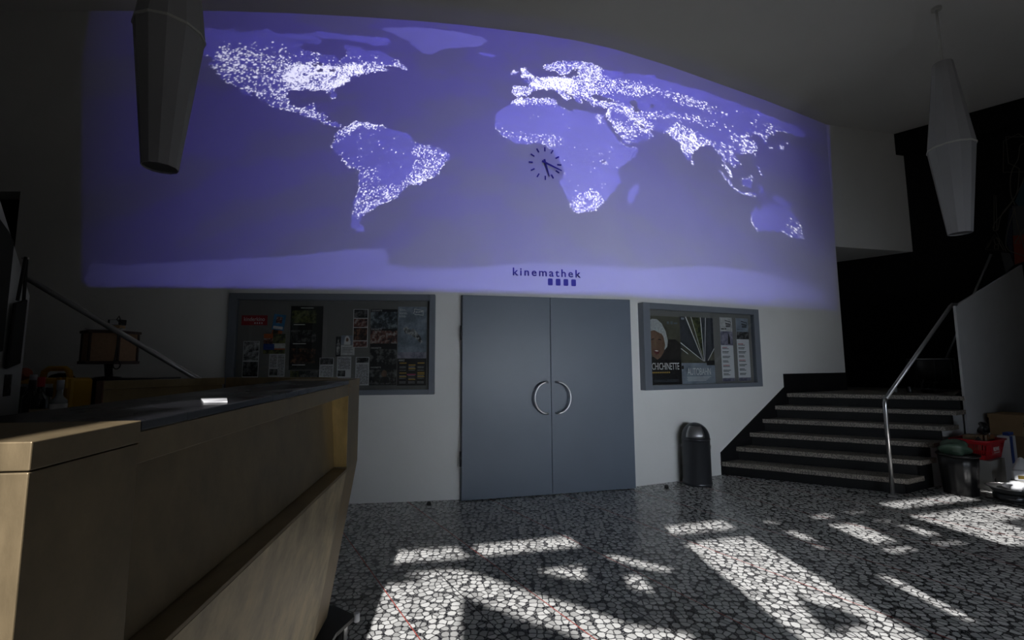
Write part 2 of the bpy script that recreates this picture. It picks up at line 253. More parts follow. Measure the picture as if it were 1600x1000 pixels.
def make_slide():
    land = np.zeros((TH, TW), np.float32)
    for k, p in LAND.items():
        fill(land, to_slide(dens(p)))
    for p in LAKES:
        fill(land, to_slide(p), 0.0)
    ice = np.zeros((TH, TW), np.float32)
    for k in ('antarctica', 'greenland'):
        fill(ice, to_slide(dens(LAND[k])))
    sahara = np.zeros((TH, TW), np.float32)
    fill(sahara, to_slide(dens(LAND['africa'])), .55)
    wx = ((vnoise(300, 150) - .5) * 16 + (vnoise(900, 450) - .5) * 9).astype(int)
    wy = ((vnoise(300, 150) - .5) * 12 + (vnoise(900, 450) - .5) * 8).astype(int)
    yi, xi = np.mgrid[0:TH, 0:TW]
    yi = np.clip(yi + wy, 0, TH - 1); xi = np.clip(xi + wx, 0, TW - 1)
    land = land[yi, xi]; ice = ice[yi, xi]
    coast = np.clip(blur(land, 3) * 4 * (1 - blur(land, 3)), 0, 1) * land
    land = blur(land, 1); ice = blur(ice, 2)
    d = np.zeros((TH, TW), np.float32)
    for v, p in CITY_LIGHTS:
        fill(d, to_slide(dens(p)), v, 'max')
    d = blur(blur(d, 10), 6) * (land > .5)
    cz = vnoise(90, 45)
    d = d * (.15 + 1.7 * (.6 * vnoise(160, 80) + .4 * vnoise(60, 30))) + coast * .30 * (cz > .42) * (d > .003)
    # specks: white noise at two grain sizes
    def grain(s):
        g = rng.random((TH // s + 1, TW // s + 1)).astype(np.float32)
        g = np.kron(g, np.ones((s, s), np.float32))[:TH, :TW]
        return g
    sp_ = ((grain(3) > 1 - d * .62) | (grain(4) > 1 - d * .20) | (grain(6) > 1 - d * .03)).astype(np.float32)
    ridge = np.abs(vnoise(420, 210) - .5) < .05
    sp_ = np.maximum(sp_, (ridge & (grain(2) < d * 1.6)).astype(np.float32))
    glow = blur(sp_, 5)
    sp_ = np.clip(blur(sp_, 1) * 1.25, 0, 1)
    n = .5 * vnoise(14, 16) + .3 * vnoise(40, 60) + .2 * vnoise(160, 220)
    nf = .5 * vnoise(60, 120) + .5 * vnoise(300, 500)
    yy = np.linspace(SL0, SL1, TH)[:, None]
    az = np.linspace(AZ0, AZ1, TW)[None, :]
    # ocean: violet blue with paler patches of sea floor
    t = np.clip((n - .42) * 6 + (nf - .5) * .8, 0, 1)
    sea_a = np.array([.036, .024, .300]); sea_b = np.array([.040, .032, .225])
    img = sea_a * (1 - t[..., None]) + sea_b * t[..., None]
    lc = np.array([.095, .082, .66])[None, None] * (.55 + .6 * nf[..., None] + .3 * n[..., None]) + sahara[..., None] * np.array([.055, .055, .13])
    ld = (land * .8)[..., None]
    img = img * (1 - ld) + lc * ld
    img = img * (1 - ice[..., None] * .9) + np.array([.095, .085, .50]) * (ice * .9)[..., None] * (.8 + .4 * nf[..., None])
    img = img + glow[..., None] * np.array([.10, .10, .22]) + sp_[..., None] * np.array([1.5, 1.5, 1.5])
    # distances on the wall, so that the slide lights it evenly, then the fall off of the lens
    xs = np.linspace(-7.9, 5.1, 1500); wy = np.interp(xs, PX, PY)
    ang = np.arctan2(xs - PROJ.x, wy - PROJ.y)
    X = np.interp(az[0], ang, xs)
    Y = np.interp(X, PX, PY)
    D = np.hypot(X - PROJ.x, Y - PROJ.y)[None, :]
    nx = np.gradient(np.interp(xs, PX, PY), xs); nl = np.hypot(1, nx)
    sl = np.interp(X, xs, blur(np.stack([nx] * 3).astype(np.float32), 30)[1])
    nlen = np.hypot(1, sl)
    cosw = ((-sl * (X - PROJ.x) + (Y - PROJ.y)) / nlen)[None, :] / (D * np.sqrt(1 + yy * yy))
    r2 = D * D * (1 + yy * yy)
    Z = PROJ.z + yy * D
    XX = np.broadcast_to(X[None, :], Z.shape)
    env = np.interp(XX, [-4.6, -4.3, -3.5, -2.6, -1.6, -.6, .2, 1.2, 2.6, 3.6, 4.6, 5.1], [.04, .10, .30, .52, .76, .96, 1.05, 1.10, .95, .74, .34, .14])
    env = env * (.78 + .22 * np.clip((Z - 1.9) / 1.5, 0, 1))
    edge = np.zeros((TH, TW), np.float32)
    top = [(x, H + .02) for x in np.linspace(5.15, -4.55, 80)]
    fill(edge, to_slide(dens(SLIDE_EDGE + top)))
    edge = blur(edge, 2)
    k = (env * edge * r2 / np.clip(cosw, .12, 1))[..., None]
    img = np.clip(img * k, 0, 400) / 30.0
    img[:2] = 0; img[-2:] = 0; img[:, :2] = 0; img[:, -2:] = 0
    out = np.ones((TH, TW, 4), np.float32); out[..., :3] = img
    im = bpy.data.images.new('night_map_slide', TW, TH, float_buffer=True, is_data=True)
    im.pixels.foreach_set(out.ravel())
    im.update(); im.pack()
    return im

slide = make_slide()
pl = bpy.data.lights.new('projector_beam', 'POINT')
pl.energy = 39.5 * 30 * PROJECTOR_POWER; pl.shadow_soft_size = 0.0
pl.cycles.max_bounces = 0
pl.use_nodes = True
po = bpy.data.objects.new('projector_beam', pl); C.objects.link(po); po.location = PROJ
nt = pl.node_tree; N = nt.nodes; Lk = nt.links
em = [n for n in N if n.type == 'EMISSION'][0]
tc = N.new('ShaderNodeTexCoord'); sx = N.new('ShaderNodeSeparateXYZ'); Lk.new(tc.outputs['Normal'], sx.inputs[0])
def mth(op, a, b=None, c=None):
    m = N.new('ShaderNodeMath'); m.operation = op
    for i, v in enumerate((a, b, c)):
        if v is None: continue
        if isinstance(v, (int, float)): m.inputs[i].default_value = v
        else: Lk.new(v, m.inputs[i])
    return m.outputs[0]
SGN = 1.0
gx, gy, gz = [mth('MULTIPLY', sx.outputs[i], SGN) for i in range(3)]
az_ = mth('ARCTAN2', gx, gy)
hd = mth('SQRT', mth('ADD', mth('MULTIPLY', gx, gx), mth('MULTIPLY', gy, gy)))
sl_ = mth('DIVIDE', gz, hd)
uu = mth('DIVIDE', mth('SUBTRACT', az_, AZ0), AZ1 - AZ0)
vv = mth('DIVIDE', mth('SUBTRACT', sl_, SL0), SL1 - SL0)
cx_ = N.new('ShaderNodeCombineXYZ'); Lk.new(uu, cx_.inputs[0]); Lk.new(vv, cx_.inputs[1])
ti = N.new('ShaderNodeTexImage'); ti.image = slide; ti.extension = 'CLIP'; ti.interpolation = 'Linear'
Lk.new(cx_.outputs[0], ti.inputs[0]); Lk.new(ti.outputs[0], em.inputs[0])

# ------------------------------------------------------------------ materials
M = {}
def mat(name, col, rough=.6, metal=0.0, spec=.5, bump=0.0, bscale=40, var=0.0, vscale=6, coat=0.0):
    m = bpy.data.materials.new(name); m.use_nodes = True
    nt = m.node_tree; b = nt.nodes['Principled BSDF']
    b.inputs['Base Color'].default_value = (*col, 1); b.inputs['Roughness'].default_value = rough
    b.inputs['Metallic'].default_value = metal; b.inputs['Specular IOR Level'].default_value = spec
    b.inputs['Coat Weight'].default_value = coat
    if bump or var:
        co = nt.nodes.new('ShaderNodeTexCoord')
    if var:
        n = nt.nodes.new('ShaderNodeTexNoise'); n.inputs['Scale'].default_value = vscale; n.inputs['Detail'].default_value = 5
        nt.links.new(co.outputs['Object'], n.inputs['Vector'])
        r = nt.nodes.new('ShaderNodeValToRGB')
        r.color_ramp.elements[0].position = .3; r.color_ramp.elements[1].position = .7
        r.color_ramp.elements[0].color = (*[c * (1 - var) for c in col], 1)
        r.color_ramp.elements[1].color = (*[min(1, c * (1 + var)) for c in col], 1)
        nt.links.new(n.outputs['Fac'], r.inputs[0]); nt.links.new(r.outputs[0], b.inputs['Base Color'])
    if bump:
        n = nt.nodes.new('ShaderNodeTexNoise'); n.inputs['Scale'].default_value = bscale; n.inputs['Detail'].default_value = 4
        nt.links.new(co.outputs['Object'], n.inputs['Vector'])
        bp = nt.nodes.new('ShaderNodeBump'); bp.inputs['Strength'].default_value = bump; bp.inputs['Distance'].default_value = .01
        nt.links.new(n.outputs['Fac'], bp.inputs['Height']); nt.links.new(bp.outputs[0], b.inputs['Normal'])
    M[name] = m
    return m

mat('white_plaster', (.78, .78, .77), .75, bump=.08, bscale=60, var=.02, vscale=2)
mat('ceiling_paint', (.76, .755, .75), .8, bump=.05, var=.02, vscale=1.5)
mat('parapet_paint', (.50, .51, .53), .7, var=.03)
mat('black_paint', (.006, .006, .007), .9, spec=.2)
mat('black_skirting', (.006, .006, .007), .65, spec=.25, var=.15)
mat('door_paint', (.125, .155, .205), .38, var=.03, vscale=3)
mat('case_paint', (.16, .18, .215), .42)
mat('pinboard', (.20, .195, .19), .9, var=.05, vscale=120)
mat('steel', (.55, .55, .55), .28, metal=1)
mat('dull_steel', (.42, .42, .43), .4, metal=1)
mat('dark_steel', (.07, .072, .08), .3, metal=.7)
mat('bin_body', (.055, .058, .066), .34, metal=.5)
mat('black_plastic', (.012, .012, .013), .35)
mat('black_matte', (.010, .010, .011), .75)
mat('rubber', (.012, .012, .012), .6)
mat('lamp_shade', (.34, .34, .36), .22, spec=.5, var=.04, vscale=2, coat=.2)
mat('lamp_inside', (.08, .08, .085), .6)
mat('rod_paint', (.5, .5, .48), .5)
mat('plywood_edge', (.16, .085, .06), .6, var=.2, vscale=30)
mat('lantern_paper', (.33, .20, .12), .8, var=.12, vscale=60)
mat('dark_wood', (.05, .028, .025), .5)
mat('navy_paint', (.045, .038, .27), .5)
mat('yellow_plastic', (.55, .30, .02), .5)
mat('label_white', (.55, .55, .55), .6, var=.25, vscale=25)
mat('orange_red', (.22, .04, .015), .6)
mat('red_plastic', (.42, .012, .02), .4)
mat('cardboard', (.36, .235, .12), .8, var=.06, vscale=12)
mat('cardboard_dark', (.22, .15, .09), .8, var=.08, vscale=12)
mat('leather', (.20, .09, .035), .5, var=.25, vscale=18)
mat('white_card', (.62, .63, .66), .6)
mat('white_paper', (.70, .71, .74), .6)
mat('grey_card', (.30, .30, .29), .7)
mat('blue_print', (.02, .06, .28), .5)
mat('green_film', (.07, .12, .085), .35, bump=.6, bscale=25)
mat('blue_film', (.06, .09, .20), .35, bump=.6, bscale=25)
mat('porcelain', (.75, .75, .76), .15)
mat('glass_green', (.02, .035, .018), .12)
mat('glass_dark', (.012, .012, .014), .12)
mat('glass_clear', (.25, .27, .27), .1)
mat('cream_label', (.42, .33, .22), .6, var=.2, vscale=60)
mat('red_label', (.42, .02, .03), .5)
mat('silver_foil', (.5, .5, .55), .3, metal=.8)
mat('gold_foil', (.6, .42, .1), .3, metal=.9)
mat('print_ink', (.02, .02, .022), .7)
mat('print_white', (.72, .72, .72), .7)
mat('paper', (.58, .58, .60), .75)
mat('poster_black', (.014, .014, .016), .5)
mat('poster_dark', (.03, .026, .024), .5, var=.4, vscale=12)
mat('poster_red', (.32, .015, .022), .5)
mat('poster_blue', (.05, .20, .42), .5, var=.3, vscale=25)
mat('poster_orange', (.42, .10, .03), .5, var=.2, vscale=30)
mat('poster_slate', (.11, .14, .18), .5, var=.15, vscale=10)
mat('poster_slate_light', (.24, .28, .34), .5, var=.25, vscale=9)
mat('poster_olive', (.11, .105, .075), .6, var=.2, vscale=6)
mat('poster_road', (.055, .06, .075), .6, var=.2, vscale=20)
mat('poster_yellow', (.50, .30, .05), .6)
mat('poster_pink', (.45, .06, .16), .6)
mat('poster_skin', (.20, .115, .075), .6, var=.15, vscale=30)
mat('poster_hair', (.45, .47, .48), .6, var=.2, vscale=50)
mat('poster_lips', (.18, .04, .045), .6)
mat('mural_line', (.085, .08, .065), .8)
mat('mural_teal', (.012, .045, .06), .8)
mat('mural_grey', (.05, .05, .055), .8)
mat('mural_orange', (.16, .022, .006), .8)
mat('mural_navy', (.012, .016, .035), .8)
mat('pavement', (.42, .41, .39), .9, var=.1)
mat('facade_dark', (.05, .05, .055), .5)
mat('concrete', (.35, .35, .34), .8)

def picture(name, a, b, scale, mid=.5, c=None):
    m = bpy.data.materials.new(name); m.use_nodes = True
    nt = m.node_tree; bs = nt.nodes['Principled BSDF']; bs.inputs['Roughness'].default_value = .5
    co = nt.nodes.new('ShaderNodeTexCoord'); n = nt.nodes.new('ShaderNodeTexNoise')
    n.inputs['Scale'].default_value = scale; n.inputs['Detail'].default_value = 6; n.inputs['Roughness'].default_value = .7
    nt.links.new(co.outputs['Object'], n.inputs['Vector'])
    r = nt.nodes.new('ShaderNodeValToRGB'); e = r.color_ramp.elements
    e[0].position = mid - .09; e[0].color = (*a, 1); e[1].position = mid + .09; e[1].color = (*b, 1)
    if c:
        k = r.color_ramp.elements.new(mid); k.color = (*c, 1)
    nt.links.new(n.outputs['Fac'], r.inputs[0]); nt.links.new(r.outputs[0], bs.inputs['Base Color'])
    M[name] = m
picture('photo_bw', (.015, .015, .016), (.50, .50, .50), 17)
picture('photo_bw_dark', (.012, .012, .013), (.22, .22, .22), 14, .56)
picture('photo_warm', (.015, .010, .008), (.30, .14, .08), 15, .54, (.08, .04, .03))
picture('photo_cool', (.02, .025, .03), (.28, .33, .36), 12, .52, (.08, .10, .12))
picture('photo_green', (.012, .02, .012), (.16, .17, .06), 18, .5)
picture('photo_sky', (.14, .17, .21), (.30, .35, .42), 5, .5)
picture('photo_colour', (.02, .02, .03), (.42, .38, .36), 20, .5, (.20, .07, .05))
picture('photo_dusk', (.10, .10, .16), (.36, .34, .42), 6, .5)

def text_material():
    m = bpy.data.materials.new('text_print'); m.use_nodes = True
    nt = m.node_tree; bs = nt.nodes['Principled BSDF']; bs.inputs['Roughness'].default_value = .8
    co = nt.nodes.new('ShaderNodeTexCoord')
    w = nt.nodes.new('ShaderNodeTexWave'); w.wave_type = 'BANDS'; w.bands_direction = 'Z'
    w.inputs['Scale'].default_value = 38; w.inputs['Distortion'].default_value = 0
    nt.links.new(co.outputs['Object'], w.inputs['Vector'])
    n = nt.nodes.new('ShaderNodeTexNoise'); n.inputs['Scale'].default_value = 70
    nt.links.new(co.outputs['Object'], n.inputs['Vector'])
    g = nt.nodes.new('ShaderNodeMath'); g.operation = 'MULTIPLY'
    g1 = nt.nodes.new('ShaderNodeMath'); g1.operation = 'GREATER_THAN'; g1.inputs[1].default_value = .55
    g2 = nt.nodes.new('ShaderNodeMath'); g2.operation = 'GREATER_THAN'; g2.inputs[1].default_value = .46
    nt.links.new(w.outputs['Fac'], g1.inputs[0]); nt.links.new(n.outputs['Fac'], g2.inputs[0])
    nt.links.new(g1.outputs[0], g.inputs[0]); nt.links.new(g2.outputs[0], g.inputs[1])
    mx = nt.nodes.new('ShaderNodeMix'); mx.data_type = 'RGBA'
    mx.inputs[6].default_value = (.50, .50, .52, 1); mx.inputs[7].default_value = (.10, .10, .11, 1)
    nt.links.new(g.outputs[0], mx.inputs[0]); nt.links.new(mx.outputs[2], bs.inputs['Base Color'])
    M['text_print'] = m
text_material()

def brass(name, col, rough, lo=.72, hi=1.15):
    m = bpy.data.materials.new(name); m.use_nodes = True
    nt = m.node_tree; bs = nt.nodes['Principled BSDF']
    bs.inputs['Metallic'].default_value = 0.45
    co = nt.nodes.new('ShaderNodeTexCoord')
    mp = nt.nodes.new('ShaderNodeMapping'); mp.inputs['Scale'].default_value = (6, 2.5, 2.0)
    nt.links.new(co.outputs['Object'], mp.inputs[0])
    n = nt.nodes.new('ShaderNodeTexNoise'); n.inputs['Scale'].default_value = 3.5; n.inputs['Detail'].default_value = 8
    n.inputs['Roughness'].default_value = .65
    nt.links.new(mp.outputs[0], n.inputs['Vector'])
    r = nt.nodes.new('ShaderNodeValToRGB'); e = r.color_ramp.elements
    e[0].position = .30; e[0].color = (*[c * lo for c in col], 1); e[1].position = .72; e[1].color = (*[c * hi for c in col], 1)
    nt.links.new(n.outputs['Fac'], r.inputs[0]); nt.links.new(r.outputs[0], bs.inputs['Base Color'])
    rr = nt.nodes.new('ShaderNodeMapRange'); rr.inputs[3].default_value = rough - .08; rr.inputs[4].default_value = rough + .12
    nt.links.new(n.outputs['Fac'], rr.inputs[0]); nt.links.new(rr.outputs[0], bs.inputs['Roughness'])
    bp = nt.nodes.new('ShaderNodeBump'); bp.inputs['Strength'].default_value = .12; bp.inputs['Distance'].default_value = .01
    nt.links.new(n.outputs['Fac'], bp.inputs['Height']); nt.links.new(bp.outputs[0], bs.inputs['Normal'])
    M[name] = m
brass('brass', (.25, .19, .11), .46)
brass('brass_edge', (.33, .26, .15), .38)

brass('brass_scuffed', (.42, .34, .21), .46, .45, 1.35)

brass('brass_lit', (.62, .43, .17), .30)  # lighter brass, the glow of light on the niche end painted in

def slab_material():
    m = mat('black_slab', (.010, .010, .013), .22, spec=.4)
    nt = m.node_tree; bs = nt.nodes['Principled BSDF']
    co = nt.nodes.new('ShaderNodeTexCoord'); n = nt.nodes.new('ShaderNodeTexNoise'); n.inputs['Scale'].default_value = 6; n.inputs['Detail'].default_value = 7
    nt.links.new(co.outputs['Object'], n.inputs['Vector'])
    rr = nt.nodes.new('ShaderNodeMapRange'); rr.inputs[3].default_value = .12; rr.inputs[4].default_value = .42
    nt.links.new(n.outputs['Fac'], rr.inputs[0]); nt.links.new(rr.outputs[0], bs.inputs['Roughness'])
slab_material()

def pebble_floor(name, scale, joints=True, lo=(.012, .012, .016), hi=((.36, .36, .355), (.66, .66, .65)), rough=.3):
    m = bpy.data.materials.new(name); m.use_nodes = True
    nt = m.node_tree; L = nt.links; bs = nt.nodes['Principled BSDF']
    co = nt.nodes.new('ShaderNodeTexCoord')
    wn = nt.nodes.new('ShaderNodeTexNoise'); wn.inputs['Scale'].default_value = scale * .6; wn.inputs['Detail'].default_value = 2
    L.new(co.outputs['Object'], wn.inputs['Vector'])
    add = nt.nodes.new('ShaderNodeMix'); add.data_type = 'VECTOR'; add.inputs[0].default_value = .022 * 14 / scale
    L.new(co.outputs['Object'], add.inputs[4]); L.new(wn.outputs['Color'], add.inputs[5])
    def vor(f, s):
        v = nt.nodes.new('ShaderNodeTexVoronoi'); v.feature = f; v.voronoi_dimensions = '3D' if not joints else '2D'
        v.inputs['Scale'].default_value = s; v.inputs['Randomness'].default_value = .85
        L.new(add.outputs[1], v.inputs['Vector']); return v
    de = vor('DISTANCE_TO_EDGE', scale); f1 = vor('F1', scale)
    def mm(op, a, b):
        k = nt.nodes.new('ShaderNodeMath'); k.operation = op
        for i, v in enumerate((a, b)):
            if isinstance(v, (int, float)): k.inputs[i].default_value = v
            else: L.new(v, k.inputs[i])
        return k.outputs[0]
    sepc = nt.nodes.new('ShaderNodeSeparateColor'); L.new(f1.outputs['Color'], sepc.inputs[0])
    # stone where far from the seam and near its centre
    size = mm('MULTIPLY_ADD', sepc.outputs[0], .20); nt.nodes[-1].inputs[2].default_value = .44
    a = mm('MULTIPLY', mm('SUBTRACT', de.outputs['Distance'], .05), 26)
    b = mm('MULTIPLY', mm('SUBTRACT', size, f1.outputs['Distance']), 22)
    k = nt.nodes.new('ShaderNodeClamp'); L.new(mm('MINIMUM', a, b), k.inputs[0])
    # small chips between the big stones
    d2 = vor('DISTANCE_TO_EDGE', scale * 3.3); f2 = vor('F1', scale * 3.3)
    c2 = mm('MULTIPLY', mm('MULTIPLY', mm('GREATER_THAN', d2.outputs['Distance'], .09), mm('LESS_THAN', f2.outputs['Distance'], .42)), .28)
    fac = mm('MAXIMUM', k.outputs[0], c2)
    sc = nt.nodes.new('ShaderNodeValToRGB'); e = sc.color_ramp.elements
    e[0].color = (*hi[0], 1); e[1].color = (*hi[1], 1); e[1].position = .6
    L.new(sepc.outputs[1], sc.inputs[0])
    mx = nt.nodes.new('ShaderNodeMix'); mx.data_type = 'RGBA'; mx.inputs[6].default_value = (*lo, 1)
    L.new(fac, mx.inputs[0]); L.new(sc.outputs[0], mx.inputs[7])
    col = mx.outputs[2]
    if joints:
        sp3 = nt.nodes.new('ShaderNodeSeparateXYZ'); L.new(co.outputs['Object'], sp3.inputs[0])
        def lines(off, period, width, colr, col):
            q = mm('ADD', mm('MULTIPLY', sp3.outputs[0], .846), mm('MULTIPLY', sp3.outputs[1], .533))
            q = mm('SUBTRACT', mm('FRACT', mm('DIVIDE', mm('ADD', q, 50 * period - off + period / 2), period), 0), .5)
            q = mm('LESS_THAN', mm('ABSOLUTE', q, 0), width / period)
            x = nt.nodes.new('ShaderNodeMix'); x.data_type = 'RGBA'; x.inputs[7].default_value = (*colr, 1)
            L.new(q, x.inputs[0]); L.new(col, x.inputs[6]); return x.outputs[2]
        col = lines(.893 + .368, .736, .003, (.03, .028, .03), col)
        col = lines(.893, .736, .0032, (.36, .075, .06), col)
    L.new(col, bs.inputs['Base Color'])
    bs.inputs['Roughness'].default_value = rough
    bs.inputs['Specular IOR Level'].default_value = .5
    M[name] = m
pebble_floor('terrazzo', 23, rough=.24)
pebble_floor('tread_terrazzo', 75, False, lo=(.08, .07, .062), hi=((.22, .195, .17), (.32, .285, .24)), rough=.55)

def glass_pane():
    m = bpy.data.materials.new('pane_glass'); m.use_nodes = True
    nt = m.node_tree; nt.nodes.remove(nt.nodes['Principled BSDF'])
    tr = nt.nodes.new('ShaderNodeBsdfTransparent'); gl = nt.nodes.new('ShaderNodeBsdfGlossy')
    gl.inputs['Roughness'].default_value = .03
    tr.inputs[0].default_value = (.93, .94, .94, 1)
    lw = nt.nodes.new('ShaderNodeLayerWeight'); lw.inputs[0].default_value = .5
    pw = nt.nodes.new('ShaderNodeMath'); pw.operation = 'POWER'; pw.inputs[1].default_value = 4
    ma = nt.nodes.new('ShaderNodeMath'); ma.operation = 'MULTIPLY_ADD'; ma.inputs[1].default_value = .6; ma.inputs[2].default_value = .035
    nt.links.new(lw.outputs['Facing'], pw.inputs[0]); nt.links.new(pw.outputs[0], ma.inputs[0])
    mx = nt.nodes.new('ShaderNodeMixShader')
    nt.links.new(ma.outputs[0], mx.inputs[0]); nt.links.new(tr.outputs[0], mx.inputs[1]); nt.links.new(gl.outputs[0], mx.inputs[2])
    nt.links.new(mx.outputs[0], nt.nodes['Material Output'].inputs[0])
    M['pane_glass'] = m
glass_pane()

# ------------------------------------------------------------------ mesh helpers
class MB:
    def __init__(s): s.v = []; s.f = []; s.m = []; s.mats = []; s.smooth = []
    def mi(s, m):
        if m not in s.mats: s.mats.append(m)
        return s.mats.index(m)
    def add(s, vs, fs, m, smooth=False):
        b = len(s.v); k = s.mi(m)
        s.v += [tuple(v) for v in vs]
        for f in fs: s.f.append([b + i for i in f]); s.m.append(k); s.smooth.append(smooth)
        return s
    def hexa(s, q, m):              # 8 corners: bottom loop, top loop
        return s.add(q, [(3, 2, 1, 0), (4, 5, 6, 7), (0, 1, 5, 4), (1, 2, 6, 5), (2, 3, 7, 6), (3, 0, 4, 7)], m)
    def box(s, a, b, m):
        (x0, y0, z0), (x1, y1, z1) = a, b
        return s.hexa([(x0, y0, z0), (x1, y0, z0), (x1, y1, z0), (x0, y1, z0), (x0, y0, z1), (x1, y0, z1), (x1, y1, z1), (x0, y1, z1)], m)
    def prism(s, poly, z0, z1, m):
        n = len(poly)
        vs = [(x, y, z0) for x, y in poly] + [(x, y, z1) for x, y in poly]
        fs = [tuple(range(n))[::-1], tuple(range(n, 2 * n))] + [(i, (i + 1) % n, n + (i + 1) % n, n + i) for i in range(n)]
        return s.add(vs, fs, m)
    def loft(s, A, B, m):           # two matching loops of points
        n = len(A)
        fs = [tuple(range(n))[::-1], tuple(range(n, 2 * n))] + [(i, (i + 1) % n, n + (i + 1) % n, n + i) for i in range(n)]
        return s.add(list(A) + list(B), fs, m)
    def tube(s, path, r, m, seg=10, closed=False):
        path = [Vector(p) for p in path]; n = len(path); vs = []; up = None
        for i, p in enumerate(path):
            a = path[(i - 1) % n] if (closed or i) else p; b = path[(i + 1) % n] if (closed or i < n - 1) else p
            t = (b - a).normalized()
            if up is None:
                up = t.orthogonal().normalized()
            up = (up - t * up.dot(t)).normalized(); w = t.cross(up)
            rr = r[i] if isinstance(r, (list, tuple)) else r
            vs += [p + (up * math.cos(2 * math.pi * k / seg) + w * math.sin(2 * math.pi * k / seg)) * rr for k in range(seg)]
        fs = []
        for i in range(n if closed else n - 1):
            j = (i + 1) % n
            for k in range(seg):
                fs.append((i * seg + k, i * seg + (k + 1) % seg, j * seg + (k + 1) % seg, j * seg + k))
        s.add(vs, fs, m, True)
        if not closed:
            s.add(vs[:seg], [tuple(range(seg))[::-1]], m); s.add(vs[-seg:], [tuple(range(seg))], m)
        return s
    def lathe(s, prof, m, seg=32, c=(0, 0, 0), smooth=True, cap0=True, cap1=True, rot=0):
        vs = []; fs = []; n = len(prof)
        for r, z in prof:
            vs += [(c[0] + r * math.cos(rot + 2 * math.pi * k / seg), c[1] + r * math.sin(rot + 2 * math.pi * k / seg), c[2] + z) for k in range(seg)]
        for i in range(n - 1):
            for k in range(seg):
                fs.append((i * seg + k, i * seg + (k + 1) % seg, (i + 1) * seg + (k + 1) % seg, (i + 1) * seg + k))
        s.add(vs, fs, m, smooth)
        if cap0: s.add(vs[:seg], [tuple(range(seg))[::-1]], m)
        if cap1: s.add(vs[-seg:], [tuple(range(seg))], m)
        return s
    def build(s, name, parent=None, bevel=0.0, T=None):
        me = bpy.data.meshes.new(name)
        vs = s.v if T is None else [tuple(T @ Vector(v)) for v in s.v]
        me.from_pydata(vs, [], s.f); me.update()
        for m in s.mats: me.materials.append(M[m])
        me.polygons.foreach_set('material_index', s.m); me.polygons.foreach_set('use_smooth', s.smooth)
        bm = bmesh.new(); bm.from_mesh(me)
        bmesh.ops.remove_doubles(bm, verts=bm.verts, dist=1e-5)
        bmesh.ops.recalc_face_normals(bm, faces=bm.faces); bm.to_mesh(me); bm.free()
        o = bpy.data.objects.new(name, me); C.objects.link(o)
        if parent:
            o.parent = parent
            o.matrix_parent_inverse = parent.matrix_world.inverted() if False else Matrix.Translation(-Vector(parent.location))
        if bevel:
            b = o.modifiers.new('bevel', 'BEVEL'); b.width = bevel; b.segments = 2; b.limit_method = 'ANGLE'
        return o

def tag(o, label, cat, group=None):
    o['label'] = label; o['category'] = cat
    if group: o['group'] = group
    return o

def struct(o):
    o['kind'] = 'structure'; return o

def empty(name, loc, label, cat, group=None):
    o = bpy.data.objects.new(name, None); C.objects.link(o); o.location = loc; o.empty_display_size = .05
    return tag(o, label, cat, group)

def frame(O, ex, ez=(0, 0, 1)):
    """local x along ex, z up, y into the room away from the wall is -cross"""
    ex = Vector(ex).normalized(); ez = Vector(ez).normalized(); ey = ez.cross(ex)
    return Matrix(((ex.x, ey.x, ez.x, O[0]), (ex.y, ey.y, ez.y, O[1]), (ex.z, ey.z, ez.z, O[2]), (0, 0, 0, 1)))

def lettering(name, text, width, height, m, T, parent=None, depth=.0015, spacing=1.0, warp=None, bold=0.0):
    cu = bpy.data.curves.new(name, 'FONT'); cu.body = text; cu.size = 1; cu.extrude = 0.0; cu.space_character = spacing
    cu.resolution_u = 3; cu.offset = bold
    t = bpy.data.objects.new('t', cu); C.objects.link(t)
    me = bpy.data.meshes.new_from_object(t.evaluated_get(bpy.context.evaluated_depsgraph_get()))
    bpy.data.objects.remove(t); me.name = name
    co = np.array([v.co[:] for v in me.vertices]); lo, hi = co.min(0), co.max(0)
    sx_ = width / (hi[0] - lo[0]); sy_ = height / (hi[1] - lo[1])
    bm = bmesh.new(); bm.from_mesh(me)
    r = bmesh.ops.extrude_face_region(bm, geom=bm.faces[:])
    up = {g for g in r['geom'] if isinstance(g, bmesh.types.BMVert)}
    for v in bm.verts:
        p = Vector(((v.co.x - lo[0]) * sx_, 0 if v not in up else -depth, (v.co.y - lo[1]) * sy_))
        v.co = warp(p) if warp else T @ p
    bmesh.ops.recalc_face_normals(bm, faces=bm.faces)
    bm.to_mesh(me); bm.free()
    me.materials.clear(); me.materials.append(M[m])
    for p in me.polygons: p.material_index = 0
    o = bpy.data.objects.new(name, me); C.objects.link(o)
    if parent:
        o.parent = parent; o.matrix_parent_inverse = Matrix.Translation(-Vector(parent.location))
    return o

# ------------------------------------------------------------------ the room
struct(MB().box((-9, -3.2, -.2), (13, 10.5, 0), 'terrazzo').build('floor'))
struct(MB().prism([(-9, -4.70), (13, .62), (13, 10.5), (-9, 10.5)], H, H + .2, 'ceiling_paint').build('ceiling'))
struct(MB().box((-30, -40, -.3), (30, -3.2, -.05), 'pavement').build('ground'))

